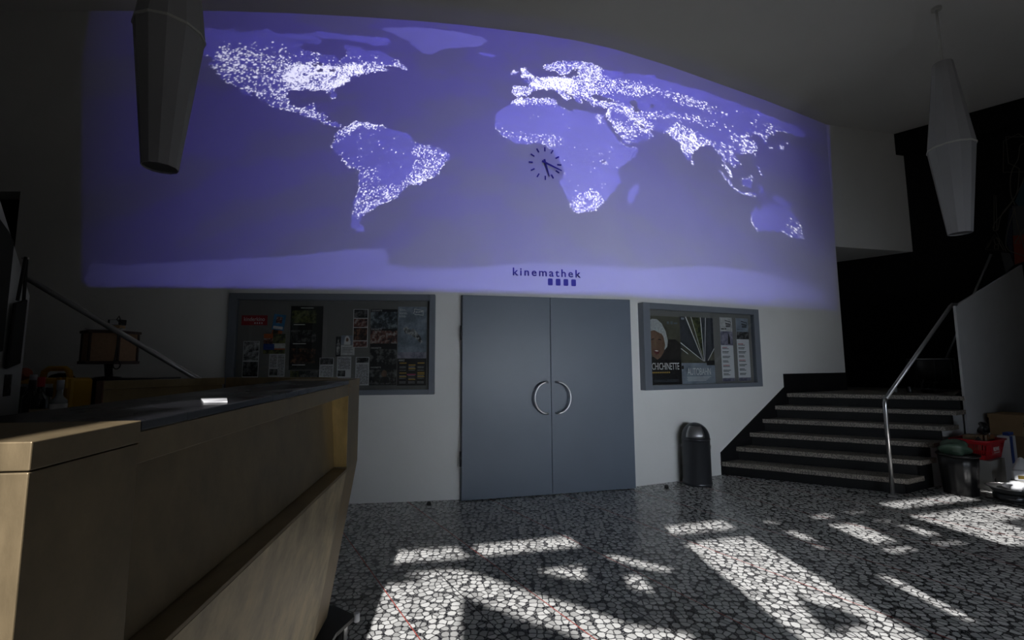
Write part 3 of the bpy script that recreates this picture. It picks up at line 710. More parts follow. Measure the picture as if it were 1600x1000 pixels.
ZL = 3.19
xs = [x for x in np.arange(-5.1, 5.1, .15)] + [5.1]
def strip_wall(xs, z0, z1, thick):
    mb = MB(); k = len(xs); vs = []
    for x in xs:
        y = wall_y(x); n = wall_n(x)
        b = Vector((x, y, 0)) - n * thick
        vs += [(x, y, z0), (b.x, b.y, z0), (b.x, b.y, z1), (x, y, z1)]
    fs = []
    for i in range(k - 1):
        for a in range(4):
            fs.append((i * 4 + a, i * 4 + (a + 1) % 4, (i + 1) * 4 + (a + 1) % 4, (i + 1) * 4 + a))
    fs += [(0, 1, 2, 3), tuple((k - 1) * 4 + a for a in (3, 2, 1, 0))]
    return mb.add(vs, fs, 'white_plaster', True)
wf = struct(strip_wall(xs, 0, H, .22).build('wall_front'))
md = wf.modifiers.new('edge', 'EDGE_SPLIT'); md.split_angle = math.radians(40)
struct(MB().box((-9, 4.57, ZL), (-5.1, 4.8, H), 'white_plaster').build('trim_1'))
# lintel on the right: from the corner of the curved wall back to the black wall
A0, A1, B1, B0 = (5.1, 7.015), (6.66, 7.375), (6.09, 8.3), (4.9, 8.1)
struct(MB().prism([A0, A1, B1, B0], ZL, H, 'white_plaster').build('trim_2'))
bd = Vector((.7045, -.7097, 0)); bn = Vector((-.7097, -.7045, 0))     # black wall: along, into the room
def bw(s, z, off=0.0):
    p = Vector((6.72, 7.27, z)) + bd * s + bn * off
    return p
def bwbox(s0, s1, z0, z1, o0, o1, m='black_paint'):
    q = [bw(s0, z0, o0), bw(s1, z0, o0), bw(s1, z0, o1), bw(s0, z0, o1), bw(s0, z1, o0), bw(s1, z1, o0), bw(s1, z1, o1), bw(s0, z1, o1)]
    return MB().hexa(q, m)
struct(bwbox(-3.2, 6.4, 0, H, -.2, 0).build('wall_right'))
struct(bwbox(-.285, 6.3, 4.84, H - .005, 0, .142).build('trim_3'))
struct(MB().prism([(3.6, 8.2), (6.3, 9.6), (6.2, 9.8), (3.5, 8.4)], 0, H, 'black_paint').build('wall_corridor'))
struct(MB().box((-8.2, -3.6, 0), (-8, 8, H), 'facade_dark').build('wall_left'))
struct(MB().box((-8, 6.3, 0), (-4.6, 6.5, H), 'black_paint').build('wall_far_left'))
struct(MB().prism([(-5.1, 4.8), (-4.9, 4.8), (-4.9, 6.3), (-5.1, 6.3)], 0, H, 'black_paint').build('wall_niche'))
struct(MB().box((11.0, -3.6, 0), (11.2, 4.2, H), 'white_plaster').build('wall_side'))

# window front behind the photographer: unseen wall, openings cut to shape the sun patches
cu = bpy.data.curves.new('wall_back', 'CURVE'); cu.dimensions = '2D'; cu.fill_mode = 'BOTH'; cu.extrude = .02
def loop(pts):
    s = cu.splines.new('POLY'); s.points.add(len(pts) - 1); s.use_cyclic_u = True
    for p, (a, b) in zip(s.points, pts): p.co = (a, b, 0, 1)
loop([(-9, -.1), (11.6, -.1), (11.6, H + .1), (-9, H + .1)])
for P in SUN_OPENINGS + SHADOW_BLOCKERS: loop(P)
loop([(5.44, 4.01), (6.1, 4.03), (6.1, 4.2), (5.44, 4.17)])
loop([(-.47, 3.65), (-.356, 3.65), (-.356, 3.80), (-.47, 3.80)])
loop([(-.95, 2.55), (-.365, 2.55), (-.365, 3.36), (-.95, 3.36)])

for a, b, k in LOWER: loop([(a, LZ0), (b, LZ0), (b, LZ1), (a, LZ1)])  # made-up lower openings, placed to let in more light
tmp = bpy.data.objects.new('tmp', cu); C.objects.link(tmp)
me = bpy.data.meshes.new_from_object(tmp.evaluated_get(bpy.context.evaluated_depsgraph_get()))
bpy.data.objects.remove(tmp)
me.transform(Matrix(((FE.x, 0, FN.x, FO.x), (FE.y, 0, FN.y, FO.y), (0, 1, 0, 0), (0, 0, 0, 1))))
me.materials.clear(); me.materials.append(M['facade_dark'])
wb = struct(bpy.data.objects.new('wall_back', me)); C.objects.link(wb)

# ------------------------------------------------------------------ double door
dA, dB = Vector((-.535, 4.80, 0)), Vector((1.335, 5.235, 0))
dt = (dB - dA).normalized(); dn = Vector((dt.y, -dt.x, 0)); DW = (dB - dA).length
TD = frame(dA + dn * .075, dt)                # local x along the door, y to the back, z up
door = struct(bpy.data.objects.new('door_1', None)); C.objects.link(door); door.location = dA
door['label'] = 'grey double door below the lettering in the curved wall'
g = .004; LEAF = {}
for nm, x0, x1, hx, sgn in (('l', 0, DW / 2 - g / 2, DW / 2 - .055, -1), ('r', DW / 2 + g / 2, DW, DW / 2 + .055, 1)):
    lf = LEAF[nm] = MB().box((x0, 0, .008), (x1, .05, 2.10), 'door_paint').build('door_leaf', door, .003, TD)
    # a D shaped pull handle
    pts = []
    for k in range(17):
        a = math.radians(90 - 180 * k / 16)
        pts.append(TD @ Vector((hx + sgn * math.cos(a) * .145, -.055, 1.015 + .165 * math.sin(a))))
    pts = [TD @ Vector((hx, .0, 1.18)), TD @ Vector((hx, -.045, 1.18))] + pts + [TD @ Vector((hx, -.045, .85)), TD @ Vector((hx, .0, .85))]
    h = MB().tube(pts, .0105, 'steel', 12).build('door_handle', lf); h['label'] = 'round steel pull handle'
for z in (.42, 1.70):
    MB().tube([TD @ Vector((-.012, -.004, z - .075)), TD @ Vector((-.012, -.004, z + .075))], .011, 'dark_steel').build('door_hinge', LEAF['l'])
MB().box((-.006, .05, 0), (DW + .006, .11, 2.104), 'case_paint').build('door_rebate', door, 0, TD)

# ------------------------------------------------------------------ notice cases
def case(P0, t, umax, z0, z1, label, inner):
    T = frame((P0[0], P0[1], 0), t)           # local y runs back to the wall
    root = empty('notice_case', (P0[0], P0[1], z0), label, 'notice case', 'glazed grey notice cases')
    d = .115; a, b, c, e = inner
    MB().box((0, .0, z0), (a, d, z1), 'case_paint').build('frame_side', root, .003, T)
    MB().box((b, .0, z0), (umax, d, z1), 'case_paint').build('frame_side', root, .003, T)
    MB().box((a, .0, e), (b, d, z1), 'case_paint').build('frame_rail', root, .003, T)
    MB().box((a, .0, z0), (b, d, c), 'case_paint').build('frame_rail', root, .003, T)
    MB().box((a, .055, c), (b, .075, e), 'pinboard').build('pinboard', root, 0, T)
    p = MB().box((a, .012, c), (b, .016, e), 'pane_glass').build('glass_pane', root, 0, T)
    return T

TL = case((-2.833, 4.508), (.996, .086, 0), 2.042, 1.07, 2.10, 'long grey notice case with glass front left of the double door', (.075, 1.985, 1.122, 2.035))
TR = case((1.578 - .069 * .911, 5.246 - .069 * .412), (.911, .412, 0), 1.94, 1.067, 2.08, 'shorter grey notice case with glass front right of the double door', (.10, 1.845, 1.12, 2.008))
OFF = .069

def sheet(T, name, label, cat, rect, base, prints=(), group=None, tilt=0.0, thick=.0015):
    """a paper pinned to the board: rect = (u0,u1,z0,z1); prints are (x0,x1,y0,y1,material) in 0..1 of the sheet, or ('poly', pts, material)"""
    u0, u1, z0, z1 = rect; w, h = u1 - u0, z1 - z0
    cu_, cz_ = (u0 + u1) / 2, (z0 + z1) / 2
    L = T @ Matrix.Translation((cu_, .0545, cz_)) @ Matrix.Rotation(tilt, 4, 'Y')
    mb = MB(); mb.box((-w / 2, -thick, -h / 2), (w / 2, 0, h / 2), base)
    for k, pr in enumerate(prints):
        y = -thick - .0004 - .00015 * k
        if pr[0] == 'poly':
            mb.add([(-w / 2 + w * a, y, -h / 2 + h * b) for a, b in pr[1]], [tuple(range(len(pr[1])))], pr[2])
        else:
            a, b, c, d, m = pr
            mb.add([(-w / 2 + w * a, y, -h / 2 + h * c), (-w / 2 + w * b, y, -h / 2 + h * c), (-w / 2 + w * b, y, -h / 2 + h * d), (-w / 2 + w * a, y, -h / 2 + h * d)], [(0, 1, 2, 3)], m)
    o = mb.build(name)
    # give the sheet its own origin at its centre
    o.data.transform(L.to_3x3().to_4x4()); o.location = L.translation
    tag(o, label, cat, group)
    o['_w'] = w; o['_h'] = h
    del o['_w'], o['_h']
    def words(nm, text, x0, x1, y0, y1, m, spacing=1.0):
        TT = L @ Matrix.Translation((-w / 2 + w * x0, -thick - .003, -h / 2 + h * y0))
        lettering(nm, text, w * (x1 - x0), h * (y1 - y0), m, TT, o, .0006, spacing)
    return words

GP = 'papers pinned in the long notice case'
w_ = sheet(TL, 'paper_label', 'red label reading kinderkino at top left of the long notice case', 'label', (.108, .358, 1.779, 1.88), 'poster_red',
           [(.50 + .09 * i, .545 + .09 * i, .14, .30, 'print_white') for i in range(4)], GP)
w_('lettering', 'kinderkino', .10, .90, .42, .82, 'print_white')
sheet(TL, 'leaflet', 'tilted light blue leaflet right of the red kinderkino label', 'leaflet', (.412, .530, 1.728, 1.89), 'poster_blue', [(.25, .75, .45, .85, 'photo_colour'), (.1, .9, .08, .25, 'print_white')], GP, .13)
sheet(TL, 'leaflet', 'small orange leaflet peeping out below the tilted blue one', 'leaflet', (.405, .504, 1.660, 1.736), 'poster_orange', [(.1, .6, .1, .9, 'photo_warm')], GP, .2)
sheet(TL, 'programme_sheet', 'programme sheet with orange corner and blue block below the tilted leaflet', 'sheet', (.331, .543, 1.49, 1.692), 'paper',
      [(0, .42, .78, 1, 'poster_orange'), (.42, 1, .52, 1, 'photo_green'), (0, .42, .5, .78, 'photo_colour'), (0, .5, .2, .5, 'blue_print'), (.5, 1, .27, .5, 'label_white'), (.5, 1, .2, .27, 'poster_orange'), (0, 1, 0, .2, 'photo_green')], GP)
sheet(TL, 'photo_sheet', 'narrow sheet of two black and white photos at left end of the long case', 'photo', (.139, .292, 1.257, 1.618), 'print_white',
      [(.03, .97, .46, .99, 'photo_bw'), (.03, .97, .02, .43, 'photo_bw_dark')], GP)
sheet(TL, 'article_sheet', 'white article page with photo at bottom left, under the programme sheet', 'sheet', (.392, .547, 1.259, 1.491), 'paper',
      [(.05, .48, .4, .95, 'text_print'), (.55, .95, .05, .95, 'text_print'), (.05, .55, .06, .34, 'photo_bw_dark')], GP)
sheet(TL, 'film_poster', 'large dark poster with three film stills, the widest one in the long case', 'poster', (.585, .904, 1.328, 1.977), 'poster_black',
      [(.03, .80, .73, .93, 'photo_green'), (.03, .80, .43, .62, 'photo_bw_dark'), (.03, .80, .10, .33, 'photo_warm'), (.3, .7, .965, .975, 'print_white'), (.1, .45, .70, .712, 'print_white'), (.1, .5, .40, .412, 'print_white'), (.1, .5, .07, .082, 'print_white')], GP)
sheet(TL, 'photo_sheet', 'low colour print with green left half under the large dark poster', 'photo', (.602, .883, 1.252, 1.322), 'poster_black',
      [(0, .30, 0, 1, 'photo_green'), (.33, .98, .05, .95, 'photo_bw_dark')], GP)
for (r, lab, pr) in (((.885, 1.025, 1.247, 1.449), 'article page with wide dark photo on top, right beside the large dark poster', [(.04, .96, .66, .98, 'photo_bw_dark'), (.06, .94, .04, .6, 'text_print')]),
                     ((1.058, 1.198, 1.245, 1.46), 'article page with photo low on its left, below the handwritten note', [(.06, .94, .40, .95, 'text_print'), (.06, .6, .06, .34, 'photo_bw_dark')]),
                     ((1.242, 1.378, 1.166, 1.454), 'article page with small dark photo on top, left of the four still strip poster', [(.06, .94, .80, .98, 'photo_bw_dark'), (.06, .94, .04, .75, 'text_print')])):
    sheet(TL, 'article_sheet', lab, 'sheet', r, 'paper', pr, GP)
sheet(TL, 'photo_print', 'small photo of a person in white veil above the handwritten note', 'photo', (1.091, 1.21, 1.580, 1.675), 'poster_slate_light',
      [('poly', [(.25, 0), (.78, 0), (.80, .3), (.72, .7), (.6, .95), (.45, .98), (.33, .8), (.27, .4)], 'print_white'), ('poly', [(.42, .35), (.6, .35), (.63, .6), (.55, .75), (.45, .72), (.40, .55)], 'poster_skin')], GP)
sheet(TL, 'note', 'pale pink note paper with a few lines of writing, middle of the long case', 'note', (1.091, 1.227, 1.473, 1.576), 'label_white',
      [(.1, .8, .70, .74, 'print_ink'), (.1, .9, .55, .585, 'print_ink'), (.1, .7, .40, .435, 'print_ink'), (.1, .85, .25, .285, 'print_ink')], GP)
sheet(TL, 'photo_strip', 'narrow dark strip with standing figure left of the handwritten note', 'photo', (1.040, 1.088, 1.459, 1.663), 'poster_black',
      [('poly', [(.2, .1), (.8, .1), (.85, .6), (.65, .75), (.7, .95), (.35, .95), (.35, .75), (.15, .6)], 'photo_bw')], GP)
sheet(TL, 'photo_strip', 'column of four small colour stills in the upper middle of the long case', 'photo', (1.207, 1.356, 1.553, 1.947), 'print_white',
      [(.04, .96, .77, .99, 'photo_bw_dark'), (.04, .96, .53, .75, 'photo_colour'), (.04, .96, .18, .51, 'photo_warm'), (.04, .96, .01, .16, 'photo_colour')], GP)
w_ = sheet(TL, 'film_poster', 'tall black poster with four film stills below each other in the long case', 'poster', (1.382, 1.654, 1.166, 1.948), 'poster_black',
      [(0, 1, .74, .965, 'photo_cool'), (0, 1, .545, .715, 'photo_colour'), (0, 1, .27, .47, 'photo_bw_dark'), (0, 1, .01, .205, 'photo_bw_dark'),
       ('poly', [(.38, .03), (.75, .03), (.72, .10), (.58, .12), (.44, .10)], 'poster_black'), ('poly', [(.46, .11), (.62, .11), (.64, .17), (.58, .195), (.48, .19), (.44, .15)], 'poster_skin')], GP)
for k, y in enumerate((.972, .722, .476, .222)):
    w_('caption', 'CHICHINETTE', .03, .42, y, y + .020, 'print_white')
w_ = sheet(TL, 'programme_poster', 'tall blue grey programme poster with yellow calendar bars at right end of the long case', 'poster', (1.660, 1.955, 1.160, 1.975), 'poster_slate',
      [(0, 1, .40, 1, 'photo_sky'), (0, 1, .33, .42, 'photo_dusk'), (0, 1, 0, .34, 'poster_black'),
       ('poly', [(.18, .72), (.30, .75), (.42, .70), (.55, .72), (.78, .62), (.86, .55), (.80, .53), (.60, .60), (.45, .64), (.25, .66)], 'photo_bw')] +
      [(x, x + .24, y, y + .014, 'poster_yellow') for x, y in ((.08, .275), (.70, .275), (.39, .25), (.39, .205), (.08, .15), (.70, .135), (.08, .105), (.70, .105), (.39, .07), (.70, .155))] +
      [(.34, .64, .13, .146, 'poster_pink')] +
      [(x, x + .22, y, y + .004, 'label_white') for x in (.08, .39, .70) for y in (.03, .045, .09, .12, .19, .22, .235)] +
      [('poly', q, 'print_white') for q in ([(.56, .975), (.575, .975), (.575, .935), (.56, .935)], [(.56, .975), (.575, .968), (.88, .945), (.88, .953)], [(.865, .95), (.88, .95), (.88, .885), (.865, .885)],
        [(.70, .897), (.88, .885), (.88, .892), (.70, .905)], [(.52, .915), (.55, .935), (.60, .938), (.60, .931), (.56, .928), (.54, .914), (.62, .902), (.72, .904), (.72, .897), (.60, .895)],
        [(.62, .922), (.67, .925), (.67, .938), (.62, .935)], [(.69, .92), (.71, .92), (.71, .940), (.69, .938)], [(.73, .924), (.77, .927), (.77, .944), (.73, .940)], [(.79, .928), (.85, .932), (.85, .948), (.79, .944)])], GP)
for k, (tx, y) in enumerate((('film.', .945), ('kunst.', .905), ('kino.', .865))):
    w_('lettering', tx, .05, .05 + .045 * len(tx), y, y + .03, 'print_white')
w_('lettering', 'MÄRZ', .05, .25, .305, .333, 'print_white')

GR = 'posters in the short notice case'
w_ = sheet(TR, 'film_poster', 'dark poster with laughing white haired woman at left end of the short case', 'poster', (.128, .597, 1.125, 1.934), 'poster_black',
      [(0, 1, .40, 1, 'poster_olive'), ('poly', [(0, .36), (1, .36), (1, .60), (.85, .66), (.6, .66), (.45, .55), (.3, .42)], 'poster_dark'),
       ('poly', [(0, .62), (0, .93), (.10, .955), (.25, .95), (.40, .89), (.52, .78), (.58, .64), (.55, .55), (.46, .50), (.46, .62), (.34, .78), (.15, .80)], 'poster_hair'),
       ('poly', [(0, .50), (0, .78), (.08, .80), (.20, .79), (.34, .765), (.44, .70), (.49, .58), (.44, .48), (.34, .40), (.22, .36), (.10, .40), (.04, .45)], 'poster_skin'),
       ('poly', [(.0, .77), (.02, .83), (.2, .82), (.38, .78), (.36, .74), (.15, .79)], 'poster_hair'),
       ('poly', [(.03, .655), (.13, .67), (.14, .66), (.05, .643)], 'print_ink'), ('poly', [(.26, .665), (.37, .655), (.36, .643), (.27, .65)], 'print_ink'),
       ('poly', [(.15, .66), (.22, .56), (.20, .545), (.13, .56)], 'cardboard_dark'),
       ('poly', [(.11, .50), (.20, .505), (.30, .49), (.27, .445), (.19, .43), (.13, .46)], 'poster_lips'), ('poly', [(.13, .493), (.20, .497), (.27, .485), (.20, .480)], 'print_white')] + [(.04 + .058 * i, .085 + .058 * i, .165, .185, 'poster_yellow') for i in range(10)] + [(.08, .45, .06, .066, 'poster_slate'), (.5, .9, .06, .066, 'poster_slate'), (.08, .9, .04, .046, 'poster_slate'), (.56, .64, .885, .925, 'poster_slate'), (.68, .76, .885, .93, 'poster_slate'), (.79, .92, .89, .915, 'poster_slate')], GR)
w_('title', 'CHICHINETTE', .03, .92, .215, .315, 'print_white', .95)
w_ = sheet(TR, 'film_poster', 'poster of roads running together above a grey blue title field in the short case', 'poster', (.600, 1.150, 1.123, 1.941), 'poster_olive',
      [(0, 1, 0, .31, 'poster_slate_light'),
       ('poly', [(.0, .40), (.0, .62), (.62, .34), (.70, .34), (.02, 1), (.18, 1)], 'poster_road'),
       ('poly', [(0, .60), (0, 1), (.18, 1), (.66, .33)], 'poster_road'),
       ('poly', [(.36, 1), (.60, 1), (.72, .33), (.66, .33)], 'photo_green'),
       ('poly', [(.62, 1), (1, 1), (1, .50), (.74, .33), (.68, .33)], 'poster_road'),
       ('poly', [(.16, 1), (.19, 1), (.66, .335), (.65, .335)], 'print_white'), ('poly', [(.33, 1), (.345, 1), (.67, .335), (.665, .335)], 'print_white'),
       ('poly', [(.61, 1), (.63, 1), (.685, .335), (.675, .335)], 'print_white'), ('poly', [(.77, 1), (.785, 1), (.70, .335), (.69, .335)], 'print_white'),
       ('poly', [(0, .60), (0, .615), (.63, .35), (.64, .34)], 'print_white'), ('poly', [(0, .52), (0, .53), (.2, .45), (.2, .44)], 'print_white'),
       ('poly', [(1, .52), (1, .535), (.78, .34), (.79, .335)], 'print_white'),
       (.75, 1, .275, .345, 'poster_black'), (.0, .06, .22, .27, 'poster_black'), (.04, .13, .955, .985, 'poster_slate_light')] + [(.14 + .02 * (i % 2), .86 - .05 * i, .098 - .018 * i, .105 - .018 * i, 'print_white') for i in range(4)], GR)
w_('title', 'AUTOBAHN', .16, .86, .13, .235, 'print_white', .95)
for (r, lab, pic, top) in (((1.274, 1.493, 1.145, 1.958), 'white programme strip with standing figure photo, third sheet in the short case', 'photo_dusk', 'photo_colour'),
                           ((1.564, 1.789, 1.146, 1.958), 'white programme strip with dark crowd photo, last sheet in the short case', 'photo_bw_dark', 'poster_slate_light')):
    pr = [(0, 1, .78, 1, 'label_white' if pic == 'photo_dusk' else 'poster_slate_light'), (0, 1, .56 if pic == 'photo_dusk' else .66, .78, pic), (0, 1, 0, .05, 'photo_dusk')]
    if pic == 'photo_dusk': pr.append(('poly', [(.58, .58), (.78, .58), (.76, .68), (.70, .735), (.66, .75), (.62, .70)], 'print_ink'))
    ys = [.52, .455, .38, .31, .24, .165, .11] if pic == 'photo_dusk' else [.58, .52, .455, .39, .32, .25, .18, .11]
    pr += [('poly', [(.42, .945), (.90, .925), (.90, .935), (.42, .958)], 'print_ink'), ('poly', [(.88, .835), (.91, .835), (.91, .935), (.88, .935)], 'print_ink')]
    pr += [(.46 + .10 * i, .535 + .10 * i, .888 - .004 * i, .918 - .004 * i, 'print_ink') for i in range(4)] + [(.48 + .09 * i, .55 + .09 * i, .848, .878, 'print_ink') for i in range(4)]
    if pic == 'photo_dusk': pr += [(.08, .32, .808, .825, 'print_ink'), (.36, .48, .81, .828, 'print_ink')]
    for i, y in enumerate(ys):
        pr += [(.08, .50 + .1 * (i % 3), y, y + .010, 'red_label' if i % 4 == 0 else 'print_ink'), (.08, .62 - .07 * (i % 2), y - .018, y - .009, 'print_ink')]
    w_ = sheet(TR, 'programme_strip', lab, 'programme', r, 'white_paper', pr, GR)
    if pic != 'photo_dusk': w_('caption', 'april 19', .08, .50, .805, .83, 'print_ink')

# ------------------------------------------------------------------ lettering and clock on the curved wall
sg = empty('wall_sign', on_wall(.39, 2.25, .004), 'dark blue kinemathek lettering with four squares above the double door', 'sign')
x_a = .012
def warp_sign(p):
    x = x_a + p.x * .957
    return on_wall(x, 2.338 + p.z, .004 - p.y)
lettering('lettering', 'kinemathek', .80, .088, 'navy_paint', None, sg, .002, 1.30, warp_sign, .012)
for k in range(4):
    mb = MB(); x0 = .398 + k * .089; pts = []
    for (cx, cz, a0) in ((.048, .013, -90), (.048, .065, 0), (.012, .065, 90), (.012, .013, 180)):
        for j in range(4):
            a = math.radians(a0 + 30 * j); pts.append((cx + .010 * math.cos(a), cz + .012 * math.sin(a)))
    mb.loft([on_wall(x0 + a * .95, 2.240 + b, .002) for a, b in pts], [on_wall(x0 + a * .95, 2.240 + b, .005) for a, b in pts], 'navy_paint')
    mb.build('square', sg)
cx0, cz0 = .385, 3.640
ck = empty('wall_clock', on_wall(cx0, cz0, .01), 'wall clock of twelve dark strokes and two hands on the projected map', 'clock')
nrm = wall_n(cx0); TCK = frame(on_wall(cx0, cz0, .006), Vector((-nrm.y, nrm.x, 0)))
def clock_bar(nm, ang, r0, r1, w0, w1, y, th=.004):
    a = math.radians(ang); d = Vector((math.sin(a), 0, math.cos(a))); q = Vector((math.cos(a), 0, -math.sin(a)))
    A = [d * r0 - q * w0, d * r0 + q * w0, d * r1 + q * w1, d * r1 - q * w1]
    MB().loft([TCK @ (p + Vector((0, y, 0))) for p in A], [TCK @ (p + Vector((0, y - th, 0))) for p in A], 'navy_paint').build(nm, ck)
for k in range(12): clock_bar('hour_mark', 30 * k, .145, .193, .0075, .0075, 0)
clock_bar('minute_hand', 112, -.045, .205, .011, .005, -.022)
clock_bar('hour_hand', 164, -.045, .16, .011, .005, -.014)
MB().tube([TCK @ Vector((0, 0, 0)), TCK @ Vector((0, -.03, 0))], .008, 'navy_paint').build('spindle', ck)

# ------------------------------------------------------------------ staircase on the right
run_l = Vector((.236, .1186, 0)); run_r = Vector((.270, .134, 0))
L0, R0 = Vector((2.57, 5.755, 0)), Vector((4.10, 4.862, 0))
def lpt(k): 
    x = L0.x + run_l.x * k
    return Vector((x, wall_y(x) - .0, 0))
def rpt(k):
    p = R0 + run_r * k
    return p if p.x < 5.405 else Vector((5.405, 5.508, 0))
st = empty('staircase', (3.3, 5.5, 0), 'six step staircase with terrazzo treads beside the curved wall', 'stairs')
for k in range(6):
    z = .16 * (k + 1)
    a, b = lpt(k), rpt(k)
    if k < 5:
        c, d = rpt(k + 1.12), lpt(k + 1) + run_l * .12
        poly = [a, b, c, d]
    else:
        poly = [a, b, Vector((5.36, 5.60, 0)), Vector((6.75, 6.90, 0)), Vector((6.2, 7.5, 0)), Vector((5.4, 8.3, 0)), Vector((5.15, 7.6, 0)), Vector((5.125, 7.02, 0)), Vector((5.085, 6.985, 0)), lpt(8), ]
    MB().prism([(p.x, p.y) for p in poly], z - .052, z, 'tread_terrazzo').build('landing' if k == 5 else 'tread', st, .004)
    inset = .05
    ra, rb = a + run_l * .13, b + run_r * .13 - (b - a).normalized() * .06
    rc, rd = rb + run_r * .9, ra + run_l * .9
    MB().prism([(p.x, p.y) for p in (ra, rb, rc, rd)], z - .16 if k else 0, z - .052, 'black_skirting').build('riser', st)
# white side of the stairs, under the ends of the upper treads
sd_ = run_r.normalized(); sn_ = Vector((sd_.y, -sd_.x, 0))
def side(k0, k1, m, lab=None):
    prof = []
    for k in range(k0, k1):
        z = .16 * (k + 1) - .053
        for t in (k + .13, k + 1.13 if k + 1 < k1 else k + 1.10):
            q = R0 + run_r * t - sn_ * .045
            prof.append(Vector((q.x, q.y, z)))
    A = prof + [Vector((prof[-1].x, prof[-1].y, 0)), Vector((prof[0].x, prof[0].y, 0))]
    o = MB().loft(A, [p - sn_ * .05 for p in A], m).build('stair_side', st)
    if lab: o['label'] = lab
side(2, 5, 'parapet_paint', 'white painted side of the upper steps')
side(0, 2, 'black_skirting', 'black side of the two lowest steps')
# black stepped skirting running up the wall beside the stairs
mb = MB(); vs = []
xs2 = list(np.linspace(2.575, 3.73, 9))
for x in xs2:
    zt = .27 + (x - 2.575) / (3.73 - 2.575) * (1.04 - .27); zb = max(0.0, zt - .40)
    for off in (.0, .016): vs += [on_wall(x, zb, off), on_wall(x, zt, off)]
def strip(vs, m='black_skirting'):
    n = len(vs) // 4; f = []
    for i in range(n - 1):
        a, b = i * 4, (i + 1) * 4
        f += [(a + 2, a + 3, b + 3, b + 2), (a + 1, b + 1, b + 3, a + 3), (a, a + 2, b + 2, b), (a, b, b + 1, a + 1)]
    f += [(0, 1, 3, 2), tuple((n - 1) * 4 + q for q in (0, 2, 3, 1))]
    return MB().add(vs, f, m)
struct(strip(vs).build('baseboard_stairs'))
vs = []
for x in np.linspace(3.735, 5.09, 8):
    for off in (.0, .016): vs += [on_wall(x, .80, off), on_wall(x, 1.222, off)]
struct(strip(vs).build('baseboard_landing'))

# parapet of the upper flight
p0 = Vector((5.415, 5.513, 0)); pe = p0 + Vector((.893, .447, 0)) * 2.45
sl = (2.80 - 2.05) / (Vector((7.513, 6.561, 0)) - p0).length
A = [p0, pe, pe + Vector((0, 0, 2.05 + sl * 2.45)), p0 + Vector((0, 0, 2.05))]
bk = Vector((-.447, .893, 0)) * .025
pp = MB().loft(A, [q + bk for q in A], 'parapet_paint').build('wall_parapet'); struct(pp)

# steel rails
hr = empty('stair_railing', (3.905, 4.839, 0), 'bent steel railing rising from the floor beside the right staircase', 'railing')
post = Vector((3.905, 4.839, 0)); e1 = Vector((5.30, 5.45, 2.06)); e2 = Vector((5.41, 5.50, 2.065))
MB().tube([post, post + Vector((0, 0, .90)), post + Vector((.003, .001, .945)), post + Vector((.02, .01, .985))], .0195, 'steel', 14).build('post', hr)
MB().tube([post + Vector((.02, .01, .985)), e1 + (post - e1).normalized() * .03, e1 + Vector((.03, .013, .002)), e2], .0195, 'dull_steel', 14).build('handrail', hr)
MB().lathe([(.04, 0), (.04, .006), (.024, .012)], 'steel', 24, post).build('foot_plate', hr)
wr = MB().tube([bw(-.04, .965, .12), bw(.74, 2.985, .02)], .017, 'dull_steel', 10).build('metal_pole')
tag(wr, 'long thin metal pole leaning on the black wall behind the right parapet', 'pole')
lr = empty('stair_railing', (-1.84, 2.9, 0), 'sloping steel handrail behind the bar on the left', 'railing')
q0, q1 = Vector((-1.84, 2.90, 1.20)), Vector((-3.123, 2.90, 1.931))
MB().tube([q0, q1, q1 + Vector((-.10, 0, .008))], .0175, 'dull_steel', 12).build('handrail', lr)
MB().tube([Vector((-1.84, 2.90, 0)), q0], .017, 'dull_steel', 10).build('post', lr)
MB().tube([Vector((-3.215, 2.90, 0)), Vector((-3.215, 2.90, 1.93))], .017, 'dull_steel', 10).build('post', lr)

# ------------------------------------------------------------------ pendant lamps
def lamp(x, y, dz, label, rot):
    root = empty('pendant_lamp', (x, y, 2.69 + dz), label, 'lamp', 'faceted pendant lamps')
    seg = 12; c = (x, y, dz)
    MB().lathe([(.094, 2.69), (.098, 2.69), (.192, 3.615)], 'lamp_shade', seg, c, False, False, False, rot).build('lower_shade', root)
    MB().lathe([(.194, 3.619), (.086, 4.56), (.03, 4.575)], 'lamp_shade', seg, c, False, False, True, rot).build('upper_shade', root)
    MB().lathe([(.190, 3.606), (.1985, 3.606), (.1985, 3.622), (.190, 3.622)], 'rod_paint', seg, c, False, False, False, rot).build('seam_ring', root)
    MB().lathe([(.060, 2.70), (.090, 2.70), (.093, 2.72)], 'lamp_inside', seg, c, False, True, False, rot).build('bottom_disc', root)
    MB().tube([(x, y, 4.565 + dz), (x, y, H)], .012, 'rod_paint', 10).build('rod', root)
    MB().lathe([(.045, H - .03), (.045, H - .001)], 'rod_paint', 20, (x, y, 0)).build('ceiling_cap', root)
lamp(4.645, 4.60, 0, 'white faceted pendant lamp hanging at right before the black wall', .13)
lamp(-2.24, 2.79, -.065, 'white faceted pendant lamp hanging at left before the projected map', .05)

